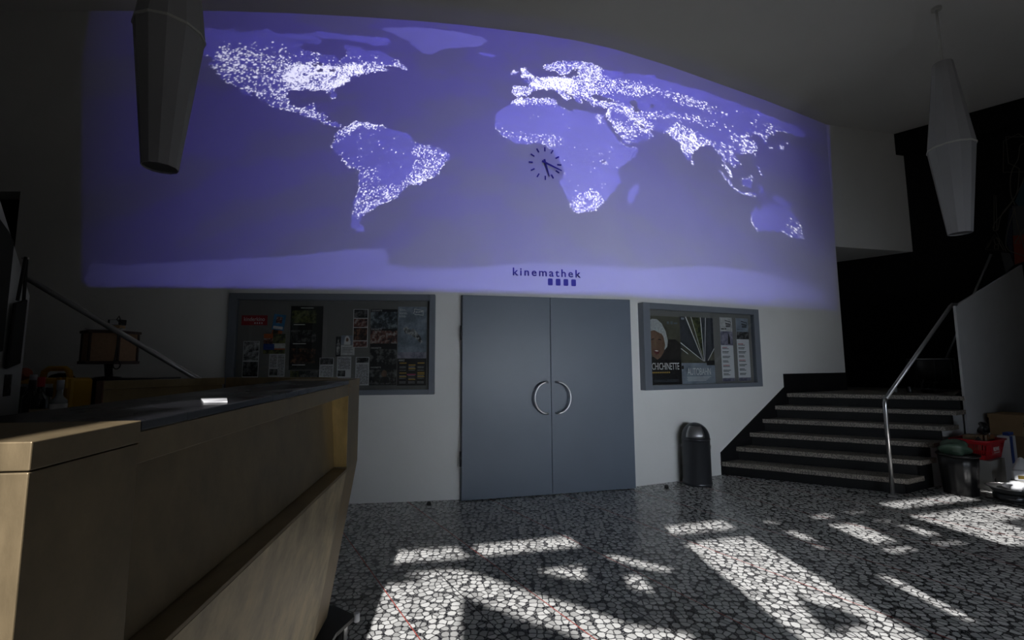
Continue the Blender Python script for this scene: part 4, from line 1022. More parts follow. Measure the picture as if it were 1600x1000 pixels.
# ------------------------------------------------------------------ pedal bin at the wall
bx_, by_ = 2.11, 5.365
bn_ = empty('waste_bin', (bx_, by_, 0), 'round topped dark metal waste bin between the door and the stairs', 'bin')
prof = [(.155, .035), (.155, .50)]
MB().lathe([(.158, 0), (.162, .01), (.162, .035), (.155, .04), (.155, .505)], 'bin_body', 40, (bx_, by_, 0)).build('body', bn_)
MB().lathe([(.1585, .498), (.1585, .515)] + [(.156 * math.cos(a), .515 + .175 * math.sin(a)) for a in np.linspace(0, 1.5, 12)], 'dark_steel', 40, (bx_, by_, 0)).build('domed_lid', bn_)
dv = Vector((-.37, -.93, 0)).normalized(); dq = Vector((-dv.y, dv.x, 0)); fl = MB(); vs = []
for i in range(7):
    el = math.radians(6 + 46 * i / 6)
    for j in range(9):
        az = math.radians(-38 + 76 * j / 8)
        d = dv * math.cos(az) + dq * math.sin(az)
        vs.append(Vector((bx_, by_, .517)) + d * .160 * math.cos(el) + Vector((0, 0, .179 * math.sin(el))))
fl.add(vs, [(i * 9 + j, i * 9 + j + 1, (i + 1) * 9 + j + 1, (i + 1) * 9 + j) for i in range(6) for j in range(8)], 'dull_steel', True)
f = fl.build('push_flap', bn_); s_ = f.modifiers.new('solid', 'SOLIDIFY'); s_.thickness = .003; f['label'] = 'shiny push flap'
for sx_ in (-1, 1):
    p = Vector((bx_, by_, .42)) + dq * .156 * sx_
    MB().tube([p - Vector((0, 0, .02)), p + Vector((0, 0, .02))], .006, 'steel').build('side_handle', bn_)
for (x, y), lab in (((-.826, 4.62), 'small black door stop on the floor left of the double door'), ((1.70, 5.20), 'small black door stop on the floor right of the double door')):
    tag(MB().lathe([(.022, 0), (.024, .01), (.018, .03), (.008, .034)], 'rubber', 20, (x, y, 0)).build('door_stop'), lab, 'door stop')
# ------------------------------------------------------------------ the bar (on a dolly, along the left)
BT = lambda z, t: z + .0171 * (t - 2.25)                 # the bar stands very slightly out of level
def bp(t, w, z):
    k = .9945
    return Vector((-.5126 - .1055 * t - w * k, t - .1055 * w * k, BT(z, t)))
bar = empty('bar_counter', (-.85, 1.4, 0), 'brass clad bar counter with black top on castors, filling the left foreground', 'bar counter')
def bhexa(mb, t0, t1, sec, m):          # extrude a (w, z) section along the bar
    return mb.loft([bp(t0, w, z) for w, z in sec], [bp(t1, w, z) for w, z in sec], m)
ZT = 1.300
END = [(0, .91), (.117, .20), (.30, .20), (.30, 1.264), (0, 1.264)]
for t0, t1 in ((.551, .733), (2.05, 2.25)):
    e = bhexa(MB(), t0, t1, END, 'brass').build('end_panel', bar, .0015)
    bhexa(MB(), t0 - .001, t1 + .001, [(-.0015, 1.266), (.3015, 1.266), (.3015, ZT), (-.0015, ZT)], 'brass').build('end_cap', bar, .0015)
bhexa(MB(), .735, 2.048, [(0, 1.283), (.30, 1.283), (.30, ZT - .001), (0, ZT - .001)], 'black_slab').build('counter_top', bar, .002)['label'] = 'black counter top'
bhexa(MB(), .735, 2.048, [(.002, 1.232), (.06, 1.232), (.06, 1.282), (.002, 1.282)], 'brass').build('top_rail', bar, .0015)
bhexa(MB(), .734, 2.049, [(.052, .925), (.072, .925), (.09, 1.231), (.072, 1.231)], 'brass').build('recessed_panel', bar)
bhexa(MB(), 2.044, 2.0495, [(.001, .925), (.052, .925), (.072, 1.231), (.001, 1.231)], 'brass_lit').build('niche_end', bar)['label'] = 'end of the niche with its golden glow of light put into the colour'
bhexa(MB(), .734, 2.049, [(.0, .905), (.072, .905), (.072, .924), (.0, .915)], 'brass').build('ledge', bar, .001)
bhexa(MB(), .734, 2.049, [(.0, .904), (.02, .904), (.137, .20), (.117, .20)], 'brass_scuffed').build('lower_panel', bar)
bhexa(MB(), .734, 2.049, [(.285, .20), (.30, .20), (.30, 1.282), (.285, 1.282)], 'brass').build('back_panel', bar)
cq = [bp(t, w, ZT) for t, w in ((1.13, .125), (1.13, .065), (1.03, .015), (1.03, .065))]
tag(MB().loft(cq, [q + Vector((0, 0, .002)) for q in cq], 'white_paper').build('paper_card'), 'small white paper card lying in the sun on the black bar top', 'card')
# short return behind, closing the U
E0, E1, E2 = Vector((-.90, 2.275, 0)), Vector((-1.50, 2.40, 0)), Vector((-1.69, 1.90, 0))
def leg(a, b, th, z0, z1, m, nm, side=1, lab=None):
    d = (b - a).normalized(); n = Vector((-d.y, d.x, 0)) * side
    q = [a, b, b + n * th, a + n * th]
    o = MB().loft([p + Vector((0, 0, z0)) for p in q], [p + Vector((0, 0, z1)) for p in q], m).build(nm, bar, .0015)
    if lab: o['label'] = lab
    return o
zt = 1.304
leg(E0, E1, .05, .22, zt - .05, 'brass', 'return_panel', -1)
leg(E0, E1, .06, zt - .05, zt, 'brass', 'return_rail', -1)
dB_ = (E2 - E1).normalized(); nB = Vector((-dB_.y, dB_.x, 0))
E1b = E1 + dB_ * .005
leg(E1b - nB * .035, E2 - dB_ * .02 - nB * .035, .02, .22, zt - .035, 'brass_edge', 'return_panel', 1)
leg(E1b - nB * .045, E2 - nB * .045, .045, zt - .034, zt, 'brass_edge', 'return_rail', 1)
leg(E2 - dB_ * .03 - nB * .045, E2 - nB * .045, .045, .22, zt - .036, 'brass_edge', 'return_post', 1)
ee = MB().loft([E2 + Vector((0, 0, .22)), E2 - nB * .045 + Vector((0, 0, .22)), E2 - nB * .045 + dB_ * .004 + Vector((0, 0, .22)), E2 + dB_ * .004 + Vector((0, 0, .22))],
               [E2 + Vector((0, 0, zt)), E2 - nB * .045 + Vector((0, 0, zt)), E2 - nB * .045 + dB_ * .004 + Vector((0, 0, zt)), E2 + dB_ * .004 + Vector((0, 0, zt))], 'plywood_edge').build('return_end', bar)
ee['label'] = 'dark reddish wood end of the return'
# dolly board and castors under it
MB().prism([(-.762, 2.325), (-.905, 2.42), (-1.15, 2.40), (-.96, .75), (-.72, .75), (-.80, 2.18)], .145, .165, 'black_plastic').build('dolly_board', bar, .002)
MB().lathe([(.012, -.02), (.014, -.018), (.014, .018), (.012, .02)], 'white_card', 16, (-.757, 2.326, .155)).build('corner_bumper', bar)['label'] = 'white corner bumper'
for x, y in ((-.835, 2.33), (-.80, .85), (-1.06, 2.33)):
    cst = MB().box((x - .028, y - .03, .128), (x + .028, y + .03, .145), 'steel')
    cst.box((x - .026, y - .022, .04), (x - .021, y + .022, .13), 'steel').box((x + .021, y - .022, .04), (x + .026, y + .022, .13), 'steel')
    cst = cst.build('castor', bar)
    w = MB().tube([(x - .018, y, .05), (x + .018, y, .05)], .05, 'rubber', 24).build('wheel', cst)
    w.matrix_parent_inverse = cst.matrix_world.inverted(); w.matrix_parent_inverse = Matrix.Identity(4)

# ------------------------------------------------------------------ behind the bar
cb = empty('back_counter', (-2.6, 2.85, 0), 'low dark counter behind the bar carrying bottles and the yellow case', 'counter')
CP = [(-2.63, 2.45), (-1.95, 2.45), (-1.95, 3.50), (-3.17, 3.50), (-3.17, 2.77), (-2.905, 2.77)]
MB().prism(CP, 1.0, 1.04, 'black_plastic').build('worktop', cb, .003)
MB().prism([(-2.60, 2.48), (-1.98, 2.48), (-1.98, 3.32), (-3.14, 3.32), (-3.14, 2.80), (-2.88, 2.80)], 0, 1.0, 'black_matte').build('body', cb)
ZC = 1.041
def bottle(x, y, h, r, m, label, cap='black_plastic', lab=None, labm='label_white', neck=.32, prof=None):
    root = empty('bottle', (x, y, ZC), label, 'bottle', 'bottles on the counter behind the bar')
    hs = h * (1 - neck)
    P = [(r * .9, 0), (r, .006), (r, hs * .86), (r * .93, hs * .93), (r * .5, hs * 1.06), (.0145, hs * 1.16), (.0135, h - .02), (.0155, h - .018), (.0155, h - .004), (.013, h)]
    MB().lathe(P, m, 24, (x, y, ZC)).build('glass_body', root)
    MB().lathe([(.0165, h - .05), (.0165, h + .002), (.015, h + .005)], cap, 16, (x, y, ZC)).build('cap', root)
    if lab:
        a, b = lab
        MB().lathe([(r + .0008, hs * a), (r + .0008, hs * b)], labm, 24, (x, y, ZC), True, False, False).build('label', root)
bottle(-3.03, 2.84, .20, .037, 'glass_green', 'dark green bottle half hidden at the wall edge, leftmost behind the bar')
bottle(-2.765, 2.645, .245, .038, 'glass_dark', 'plain dark bottle, second from the wall edge behind the bar')
bottle(-2.842, 2.72, .275, .037, 'glass_dark', 'dark bottle with silver neck and front, third from the wall edge', 'silver_foil', (.35, .85), 'silver_foil')
bottle(-2.690, 2.62, .262, .038, 'glass_dark', 'dark bottle with red capsule and cream label before the yellow case', 'red_label', (.12, .55), 'cream_label', .38)
bottle(-2.722, 2.70, .20, .028, 'glass_dark', 'small dark bottle between the cream labelled and the clear one', 'black_plastic', (.2, .35), 'gold_foil')
bottle(-2.579, 2.62, .245, .037, 'glass_clear', 'clear bottle with red and white label, rightmost behind the bar', 'silver_foil', (.15, .8), 'label_white', .40)
# yellow case
yc = empty('tool_case', (-2.93, 2.98, ZC), 'yellow plastic case with carrying handle behind the bottles', 'case')
YSH = MB().box((-3.13, 2.90, ZC), (-2.79, 3.06, ZC + .255), 'yellow_plastic').build('shell', yc, .02)
MB().box((-3.10, 2.893, ZC + .03), (-2.90, 2.899, ZC + .22), 'label_white').build('label', yc)['label'] = 'pale printed label'
hp = [(-3.055, ZC + .25), (-3.045, ZC + .295), (-3.015, ZC + .315), (-2.91, ZC + .315), (-2.885, ZC + .295), (-2.875, ZC + .25)]
MB().tube([(x, 2.98, z) for x, z in hp], .017, 'yellow_plastic', 10).build('handle', yc)
for x in (-2.86, -2.82): MB().box((x - .012, 2.885, ZC + .19), (x + .012, 2.90, ZC + .26), 'yellow_plastic').build('latch', YSH, .002)
fo = MB().lathe([(.03, 0), (.034, .01), (.034, .17), (.03, .18)], 'orange_red', 16).build('roll', None, 0, Matrix.Translation((-3.13, 2.80, ZC + .225)) @ Matrix.Rotation(math.radians(68), 4, 'Y'))
fo.name = 'foil_roll'; tag(fo, 'slanted orange roll leaning left of the yellow case', 'roll')
eq = empty('equipment_case', (-2.75, 3.2, ZC), 'black equipment case carrying the hexagonal lantern stand', 'case')
MB().box((-3.03, 3.135, ZC), (-2.46, 3.38, 1.287), 'black_matte').build('body', eq, .006)
MB().box((-3.04, 3.13, 1.268), (-2.45, 3.39, 1.288), 'black_plastic').build('lid', eq, .004)
pr = []
for i in range(9):
    a = math.radians(180 * i / 8); pr.append((-3.14 + .15 * math.cos(a), ZC + .13 + .155 * math.sin(a)))
pr = [(-2.99, ZC)] + pr + [(-3.29, ZC)]
tag(MB().loft([Vector((-3.045 + (x + 3.14) * .85, 3.125, z)) for x, z in pr], [Vector((-3.045 + (x + 3.14) * .85, 3.068, z)) for x, z in pr], 'black_matte').build('shoulder_bag', None, .006), 'black round topped bag behind the yellow case', 'bag')
# lantern: six sided speaker like box on a thin leg
lc = Vector((-2.825, 3.20, 0)); LZ = 1.39
lt = empty('table_lantern', (lc.x, lc.y, 1.288), 'six sided wooden lantern with dark plates on a thin stand behind the bar', 'lantern')
def hexp(r, rot=.48): return [(lc.x + r * math.cos(rot + math.pi / 3 * k), lc.y + r * math.sin(rot + math.pi / 3 * k)) for k in range(6)]
K = 1.16
MB().prism(hexp(.150), 1.405, 1.595, 'lantern_paper').build('shade', lt)
for k, (x, y) in enumerate(hexp(.152)):
    MB().box((x - .006, y - .006, 1.405), (x + .006, y + .006, 1.595), 'dark_wood').build('corner_post', lt)
MB().prism(hexp(.170), 1.385, 1.405, 'dark_wood').build('bottom_plate', lt, .002)
MB().prism(hexp(.170), 1.595, 1.613, 'dark_wood').build('top_plate', lt, .002)
MB().tube([(lc.x, lc.y, 1.288), (lc.x, lc.y, 1.385)], [.016, .026], 'black_plastic', 16).build('stem', lt)
MB().lathe([(.075, 0), (.075, .006), (.02, .012)], 'black_plastic', 24, (lc.x, lc.y, 1.288)).build('foot', lt)
for dx, dy, r, lab in ((-.05, -.05, .070, 'white saucer on the lantern, left of the small white device'), (.07, -.04, .058, 'white saucer under the small white device on the lantern')):
    tag(MB().lathe([(r * .45, 0), (r * .5, .003), (r, .014), (r * .97, .016), (r * .45, .006)], 'porcelain', 28, (lc.x + dx, lc.y + dy, 1.613)).build('saucer'), lab, 'saucer')
dvx = empty('router', (lc.x + .07, lc.y - .04, 1.629), 'small white device with dark box and cable on top of the lantern', 'device')
x, y = lc.x + .07, lc.y - .04
MB().box((x - .04, y - .025, 1.629), (x + .04, y + .025, 1.652), 'cardboard').build('base', dvx, .002)
MB().box((x - .045, y - .025, 1.653), (x + .045, y + .025, 1.692), 'black_plastic').build('dark_box', dvx, .003)
MB().box((x - .028, y - .028, 1.656), (x + .03, y - .0255, 1.689), 'white_card').build('front_label', dvx)
MB().tube([(x + .05, y - .025, 1.66), (x + .03, y - .04, 1.69), (x + .035, y - .03, 1.715), (x + .06, y - .035, 1.67), (x + .085, y - .03, 1.658)], .0035, 'black_plastic', 8).build('short_cable', dvx)
cb_ = [(x + .055, y - .02, 1.632), (x + .075, y - .08, 1.616), (x + .115, y - .125, 1.607), (x + .13, y - .135, 1.56), (x + .128, y - .135, 1.50), (x + .12, y - .135, 1.42), (x + .115, y - .135, 1.385)]
cb_ += [(x + .138 + .024 * math.cos(a), y - .137, 1.378 + .028 * math.sin(a)) for a in np.linspace(math.pi, -math.pi, 14)] + [(x + .108, y - .135, 1.345), (x + .10, y - .12, 1.30), (x + .10, y - .10, 1.289)]
tag(MB().tube(cb_, .0035, 'black_plastic', 8).build('power_cable'), 'thin black cable hanging with a loop from the lantern top', 'cable')
# slanted white wall panel at far left with things hung on it
wa, wb_ = Vector((-2.93, 2.735, 0)), Vector((-2.455, 1.971, 0)); wd = (wb_ - wa).normalized(); wn = Vector((wd.y, -wd.x, 0)) * -1
if wn.x < 0: wn = -wn
def wp(s, z, off=0.0): return wa + wd * s + Vector((0, 0, z)) + wn * off
sl2 = (2.231 - 1.797) / (Vector((-2.636, 2.27, 0)) - Vector((-2.922, 2.73, 0))).length
Lw = .90
A = [wp(0, 0), wp(Lw, 0), wp(Lw, 1.797 + sl2 * Lw), wp(0, 1.797)]
struct(MB().loft(A, [p - wn * .08 for p in A], 'parapet_paint').build('wall_parapet_left'))
def hang(nm, prof, o0, o1, m, lab, cat):
    A = [wp(s, z, o0) for s, z in prof]; B = [wp(s, z, o1) for s, z in prof]
    return tag(MB().loft(A, B, m).build(nm, None, .004), lab, cat)
hang('cloth_bag', [(.34, 1.45), (.60, 1.42), (.60, 2.14), (.42, 2.09), (.34, 2.05)], .003, .012, 'black_matte', 'black cloth hanging on the white wall panel at the left edge', 'bag')
um = empty('umbrella', wp(.2, 2.02, .02), 'folded black umbrella hanging by its strap on the white wall panel', 'umbrella')
A = [(.14, 1.385), (.32, 1.355), (.29, 1.72), (.13, 1.76)]
MB().loft([wp(s, z, .014) for s, z in A], [wp(s, z, .03) for s, z in A], 'black_matte').build('canopy', um, .006)
for s0, s1 in ((.13, .17), (.22, .185)):
    MB().tube([wp(s0 + .02, 1.74, .018), wp(s1, 2.0, .018)], .008, 'black_matte', 8).build('strap', um)
MB().tube([wp(.178, 1.995, .0), wp(.178, 1.995, .03)], .006, 'steel', 8).build('hook', um)
tag(MB().loft([wp(s, z, .001) for s, z in ((.15, 1.205), (.25, 1.205), (.25, 1.325), (.15, 1.325))], [wp(s, z, .003) for s, z in ((.15, 1.205), (.25, 1.205), (.25, 1.325), (.15, 1.325))], 'photo_bw_dark').build('photo_print'), 'small dark photo stuck low on the white wall panel', 'photo')

# ------------------------------------------------------------------ the pile at the right parapet
tx, ty = 4.685, 4.915
tb = empty('rubbish_bin', (tx, ty, 0), 'open black ribbed rubbish bin beside the lowest steps', 'bin')
mb = MB(); seg = 64; vs = []
lv = [(.128, 0), (.130, .005), (.150, .30), (.158, .40)]
for r, z in lv:
    for k in range(seg):
        rr = r + (.0035 if (k // 2) % 2 and .004 < z < .35 else 0)
        vs.append((tx + rr * math.cos(2 * math.pi * k / seg), ty + rr * math.sin(2 * math.pi * k / seg), z))
fs = [(i * seg + k, i * seg + (k + 1) % seg, (i + 1) * seg + (k + 1) % seg, (i + 1) * seg + k) for i in range(3) for k in range(seg)] + [tuple(range(seg))[::-1]]
mb.add(vs, fs, 'black_plastic', True); b_ = mb.build('body', tb)
b_.modifiers.new('solid', 'SOLIDIFY').thickness = -.004
MB().tube([(tx + .165 * math.cos(a), ty + .165 * math.sin(a), .40) for a in np.linspace(0, 2 * math.pi, 41)[:-1]], .0125, 'black_plastic', 8, True).build('rim', tb)
def lump(nm, c, r, m, lab, cat, seed, sq=(1, 1, 1), sub=3, amp=.22):
    bm = bmesh.new(); bmesh.ops.create_icosphere(bm, subdivisions=sub, radius=1)
    rr = random.Random(seed); ph = [(rr.uniform(2, 6), rr.uniform(2, 6), rr.uniform(2, 6), rr.uniform(0, 6)) for _ in range(5)]
    for v in bm.verts:
        k = 1 + amp * sum(math.sin(a * v.co.x + b * v.co.y + c_ * v.co.z + d) for a, b, c_, d in ph) / 3
        v.co = Vector((v.co.x * r[0], v.co.y * r[1], v.co.z * r[2])) * k + Vector(c)
    me = bpy.data.meshes.new(nm); bm.to_mesh(me); bm.free(); me.materials.append(M[m])
    for p in me.polygons: p.use_smooth = True
    o = bpy.data.objects.new(nm, me); C.objects.link(o)
    return tag(o, lab, cat)
lump('bin_liner', (tx - .02, ty + .01, .46), (.12, .12, .085), 'green_film', 'crumpled green plastic bag bulging out of the black bin', 'bag', 3)

pd = Vector((.893, .447, 0)); pn = Vector((.447, -.893, 0))
PF = frame(p0, pd)                     # x along the parapet, y away from the room, z up; the room is at y<0
def pbox(x0, x1, d0, d1, z0, z1, m, nm, parent=None, bev=.002):
    return MB().box((x0, -d1, z0), (x1, -d0, z1), m).build(nm, parent, bev, PF)
def local(x, y): 
    v = Vector((x, y, 0)) - p0
    return v.dot(pd), v.dot(pn)
# big cardboard box on a lower box against the wall
lb = empty('cardboard_box', PF @ Vector((.65, -.2, 0)), 'dark brown cardboard box under the printed one at the parapet', 'box', 'cardboard boxes at the parapet')
pbox(.42, .96, .05, .36, 0, .50, 'cardboard_dark', 'carton', lb)
pbox(.68, .70, .361, .363, .05, .498, 'cardboard', 'tape', lb, 0)
ub = empty('cardboard_box', PF @ Vector((.65, -.2, .5)), 'brown cardboard box with printed lines on top of the pile at the parapet', 'box', 'cardboard boxes at the parapet')
UBC = pbox(.40, .86, .06, .33, .503, .735, 'cardboard', 'carton', ub)
pbox(.392, .868, .052, .338, .695, .742, 'cardboard', 'lid', ub)
mb = MB()
for a, b, z in ((.46, .53, .64), (.56, .70, .64), (.46, .52, .61), (.55, .76, .60), (.56, .72, .575)):
    mb.box((a, -.3322, z), (b, -.3302, z + .014), 'print_ink')
mb.build('printed_text', UBC, 0, PF)
wc = []
for k, (z0, z1, dx, lab) in enumerate(((.0, .26, 0, 'white carton at the bottom of the stack at right edge'), (.262, .62, .01, 'tall white carton in the middle of the stack at right edge'), (.622, .71, -.05, 'flat white carton second from top of the stack at right edge'), (.712, .86, .02, 'white carton on top of the stack at right edge'))):
    r_ = empty('white_carton', PF @ Vector((1.05, -.5, z0)), lab, 'carton', 'white cartons stacked at the right edge')
    pbox(.53 + dx, 1.0, .385, .66, z0, z1, 'white_card', 'carton', r_)
    pbox(.57 + dx, .67 + dx, .6605, .662, z0 + .3 * (z1 - z0), z0 + .75 * (z1 - z0), 'poster_slate', 'label', r_, 0)
# cartons that carry the red basket
cA = empty('grey_carton', (5.10, 4.98, 0), 'low grey carton under the red shopping basket', 'carton')
gx, gd = local(5.10, 5.0)
pbox(gx - .03, gx + .33, gd - .26, gd + .02, 0, .315, 'grey_card', 'carton', cA)
pbox(gx + .02, gx + .05, gd + .0205, gd + .022, .09, .13, 'print_ink', 'mark', cA, 0)
# red shopping basket
bk_ = empty('shopping_basket', (5.17, 5.08, .317), 'red plastic shopping basket full of odds and ends on the grey carton', 'basket')
x0, x1, d0, d1, z0, z1 = gx - .07, gx + .39, gd - .28, gd + .02, .318, .515
def taper(z): return .035 * (1 - (z - z0) / (z1 - z0))
mb = MB()
mb.box((x0 + .035, -d1 + .035, z0), (x1 - .035, -d0 - .035, z0 + .008), 'red_plastic'); mb.build('floor_panel', bk_, 0, PF)
def basket_side(a0, a1, fixed, axis, nm):
    mb = MB(); n = 15
    def P(s, z, o):
        t = taper(z); u = a0 + t + (a1 - a0 - 2 * t) * s
        f = fixed + (t if fixed in (x0, -d1) else -t); f += o
        return (u, f, z) if axis == 'x' else (f, u, z)
    def bar_(s0, s1, za, zb, th=.006):
        mb.loft([P(s0, za, 0), P(s1, za, 0), P(s1, zb, 0), P(s0, zb, 0)], [P(s0, za, th), P(s1, za, th), P(s1, zb, th), P(s0, zb, th)], 'red_plastic')
    bar_(0, 1, z0, z0 + .05); bar_(0, 1, z1 - .035, z1)
    for i in range(n): bar_(i / n, i / n + .38 / n, z0 + .05, z1 - .035)
    bar_(0, 1, z0 + .095, z0 + .103)
    return mb.build(nm, bk_, 0, PF)
basket_side(x0, x1, -d1, 'x', 'side_grille'); basket_side(x0, x1, -d0, 'x', 'side_grille')
basket_side(-d1, -d0, x0, 'y', 'side_grille'); basket_side(-d1, -d0, x1, 'y', 'side_grille')
MB().tube([PF @ Vector(p) for p in ((x0 - .006, -d1 - .006, z1), (x1 + .006, -d1 - .006, z1), (x1 + .006, -d0 + .006, z1), (x0 - .006, -d0 + .006, z1))], .011, 'red_plastic', 8, True).build('rim', bk_)
NPL = MB().box((x0 + .12, -d1 - .004 + .012, z0 + .05), (x0 + .36, -d1 + .020, z1 - .036), 'red_plastic').build('name_plate', bk_, .002, PF)
lettering('lettering', 'REWE', .145, .042, 'print_white', PF @ Matrix.Translation((x0 + .165, -d1 + .0065, z0 + .088)), NPL, .002)
MB().box((x0 + .17, -d1 + .005, z0 + .068), (x0 + .31, -d1 + .0075, z0 + .073), 'print_white').build('under_line', NPL, 0, PF)
# what lies in the basket
def pf(x, d, z): return PF @ Vector((x, -d, z))
tag(MB().box((x0 + .24, -d1 + .06, .42), (x0 + .40, -d1 + .16, .565), 'leather').build('leather_case', None, .008, PF), 'tan leather case standing in the right half of the red basket', 'case')
tag(MB().box((x0 + .07, -d1 + .10, .40), (x0 + .22, -d1 + .22, .565), 'cardboard_dark').build('wooden_block', None, .006, PF @ Matrix.Translation((0, 0, 0))), 'brown block between black cables in the left half of the basket', 'block')
coil = [pf(x0 + .17 + .065 * math.cos(a), d1 - .075 + .012 * math.sin(3 * a), .640 + .052 * math.sin(a)) for a in np.linspace(0, 2 * math.pi, 33)[:-1]]
tag(MB().tube(coil, .020, 'black_plastic', 10, True).build('cable_coil'), 'thick black cable coil standing on top of the basket', 'cable')
cab = [pf(x0 + .0 + .02 * math.sin(i * 1.3) + .004 * i, d1 - .06 - .02 * (i % 3), .535 + .022 * math.cos(i * 1.9)) for i in range(16)]
tag(MB().tube(cab, .006, 'black_plastic', 8).build('loose_cable'), 'loose thin black cable spilling over the left rim of the basket', 'cable')
tag(MB().tube([pf(x0 + .15, d1 - .02, .60), pf(x0 + .20, d1 - .04, .55)], .005, 'steel', 8).build('metal_rod'), 'short shiny metal rod on the cables in the basket', 'rod')
tag(MB().tube([pf(x0 + .235, d1 - .08, .42), pf(x0 + .225, d1 - .08, .585)], .010, 'cream_label', 10).build('paint_brush_handle'), 'pale wooden handle sticking up in the middle of the basket', 'handle')
# blue and white drink carton right of the basket
bl = empty('blue_carton', PF @ Vector((.62, -.42, 0)), 'blue and white carton squeezed between basket and boxes', 'carton')
bx, bd_ = local(5.56, 5.24)
pbox(bx - .07, bx + .09, bd_ - .05, bd_ + .05, 0, .54, 'white_card', 'carton', bl)
pbox(bx - .072, bx + .005, bd_ + .0505, bd_ + .052, .25, .541, 'blue_print', 'blue_print', bl, 0)
pbox(bx - .02, bx + .12, bd_ - .02, bd_ + .03, .541, .575, 'blue_print', 'flap', bl, .004)
tag(lump('paper_bag', (5.28, 4.86, .18), (.08, .05, .185), 'white_paper', 'crumpled white paper bag in front of the red basket', 'bag', 8, amp=.12), 'crumpled white paper bag in front of the red basket', 'bag')
lump('plastic_bag', (4.93, 5.02, .15), (.035, .05, .14), 'green_film', 'green plastic bag wedged between the black bin and the carton', 'bag', 5, amp=.1)
# tray with hotplate, pan and napkin
ct = Vector((4.86, 4.62, 0))
tr_ = MB(); tr_.prism([(4.74, 4.73), (4.80, 4.52), (5.45, 4.30), (5.50, 4.62)], .006, .022, 'black_plastic')
tag(tr_.build('tray', None, .004), 'flat black tray on the floor under the metal pan', 'tray')
tag(MB().lathe([(.13, 0), (.135, .01), (.135, .05), (.12, .058)], 'dark_steel', 40, (4.90, 4.62, .023)).build('hot_plate'), 'dark round hot plate under the metal pan', 'hot plate')
pan = empty('serving_pan', (4.89, 4.62, .085), 'shallow round metal pan on the dark hot plate', 'pan')
MB().lathe([(.09, 0), (.13, .012), (.155, .05), (.175, .055), (.174, .058), (.152, .054), (.125, .018), (.0, .010)], 'dull_steel', 48, (4.89, 4.62, .083), True, True, False).build('dish', pan)
MB().tube([(4.89 + .168 * math.cos(a), 4.62 + .168 * math.sin(a), .142) for a in np.linspace(0, 2 * math.pi, 49)[:-1]], .004, 'steel', 8, True).build('rim', pan)
lump('napkin', (4.93, 4.60, .155), (.075, .06, .045), 'white_paper', 'crumpled white napkin lying in the metal pan', 'napkin', 11, amp=.35)
pk = empty('snack_packet', (5.07, 4.62, .16), 'small clear packet with gold content at the right edge', 'packet')
PK = frame((5.06, 4.73, .175), (.8, -.25, .0))
MB().box((0, 0, 0), (.16, .05, .10), 'white_card').build('packet', pk, .012, PK)
MB().box((.03, -.001, .015), (.15, .0, .05), 'gold_foil').build('gold_print', pk, 0, PK)
tag(MB().box((0, .0, 0), (.20, .09, .15), 'grey_card').build('small_carton', None, .003, frame((5.09, 4.735, .024), (.8, -.25, 0))), 'low grey carton behind the pan carrying the gold packet', 'carton')

# ------------------------------------------------------------------ things on the landing
ZLd = .9605
dcx, dcy = 6.05, 6.62
dr = empty('drum', (dcx, dcy, ZLd), 'large black drum with thin bright rim on the stair landing', 'drum')
MB().lathe([(.235, .13), (.245, .14), (.25, .44), (.245, .45)], 'black_plastic', 48, (dcx, dcy, ZLd)).build('shell', dr)
MB().tube([(dcx + .256 * math.cos(a), dcy + .256 * math.sin(a), ZLd + .455) for a in np.linspace(0, 2 * math.pi, 49)[:-1]], .007, 'steel', 8, True).build('hoop', dr)
for k in range(8):
    a = 2 * math.pi * k / 8 + .2
    MB().tube([(dcx + .262 * math.cos(a), dcy + .262 * math.sin(a), ZLd + .16), (dcx + .262 * math.cos(a), dcy + .262 * math.sin(a), ZLd + .45)], .005, 'dark_steel', 8).build('tension_rod', dr)
for k in range(3):
    a = 2 * math.pi * k / 3 + 3.6
    MB().tube([(dcx + .22 * math.cos(a), dcy + .22 * math.sin(a), ZLd + .2), (dcx + .33 * math.cos(a), dcy + .33 * math.sin(a), ZLd + .006)], .009, 'dark_steel', 8).build('leg', dr)
cy_ = MB().lathe([(.0, .012), (.16, .006), (.17, .0), (.168, -.002), (.0, .006)], 'dark_steel', 40, (5.66, 6.27, ZLd + .05), True, False, False).build('cymbal')
tag(cy_, 'thin metal cymbal lying in front of the black drum', 'cymbal')
tag(MB().lathe([(.06, 0), (.06, .04), (.055, .045)], 'black_plastic', 24, (5.66, 6.27, ZLd)).build('drum_pad'), 'small black pad under the cymbal on the landing', 'pad')
tag(MB().lathe([(.030, 0), (.032, .004), (.032, .075), (.012, .09), (.012, .10)], 'glass_clear', 20, (5.33, 6.42, ZLd)).build('water_bottle'), 'small clear bottle on the landing beside the railing', 'bottle')
tag(MB().lathe([(.026, 0), (.028, .004), (.030, .075), (.028, .076)], 'dark_steel', 20, (5.42, 6.28, ZLd)).build('tin_can'), 'dark tin can beside the cymbal on the landing', 'can')
tag(MB().lathe([(.030, 0), (.033, .004), (.036, .085), (.034, .086)], 'glass_clear', 20, (5.23, 7.32, ZLd)).build('drinking_glass'), 'lone drinking glass at the corner where wall meets dark passage', 'glass')

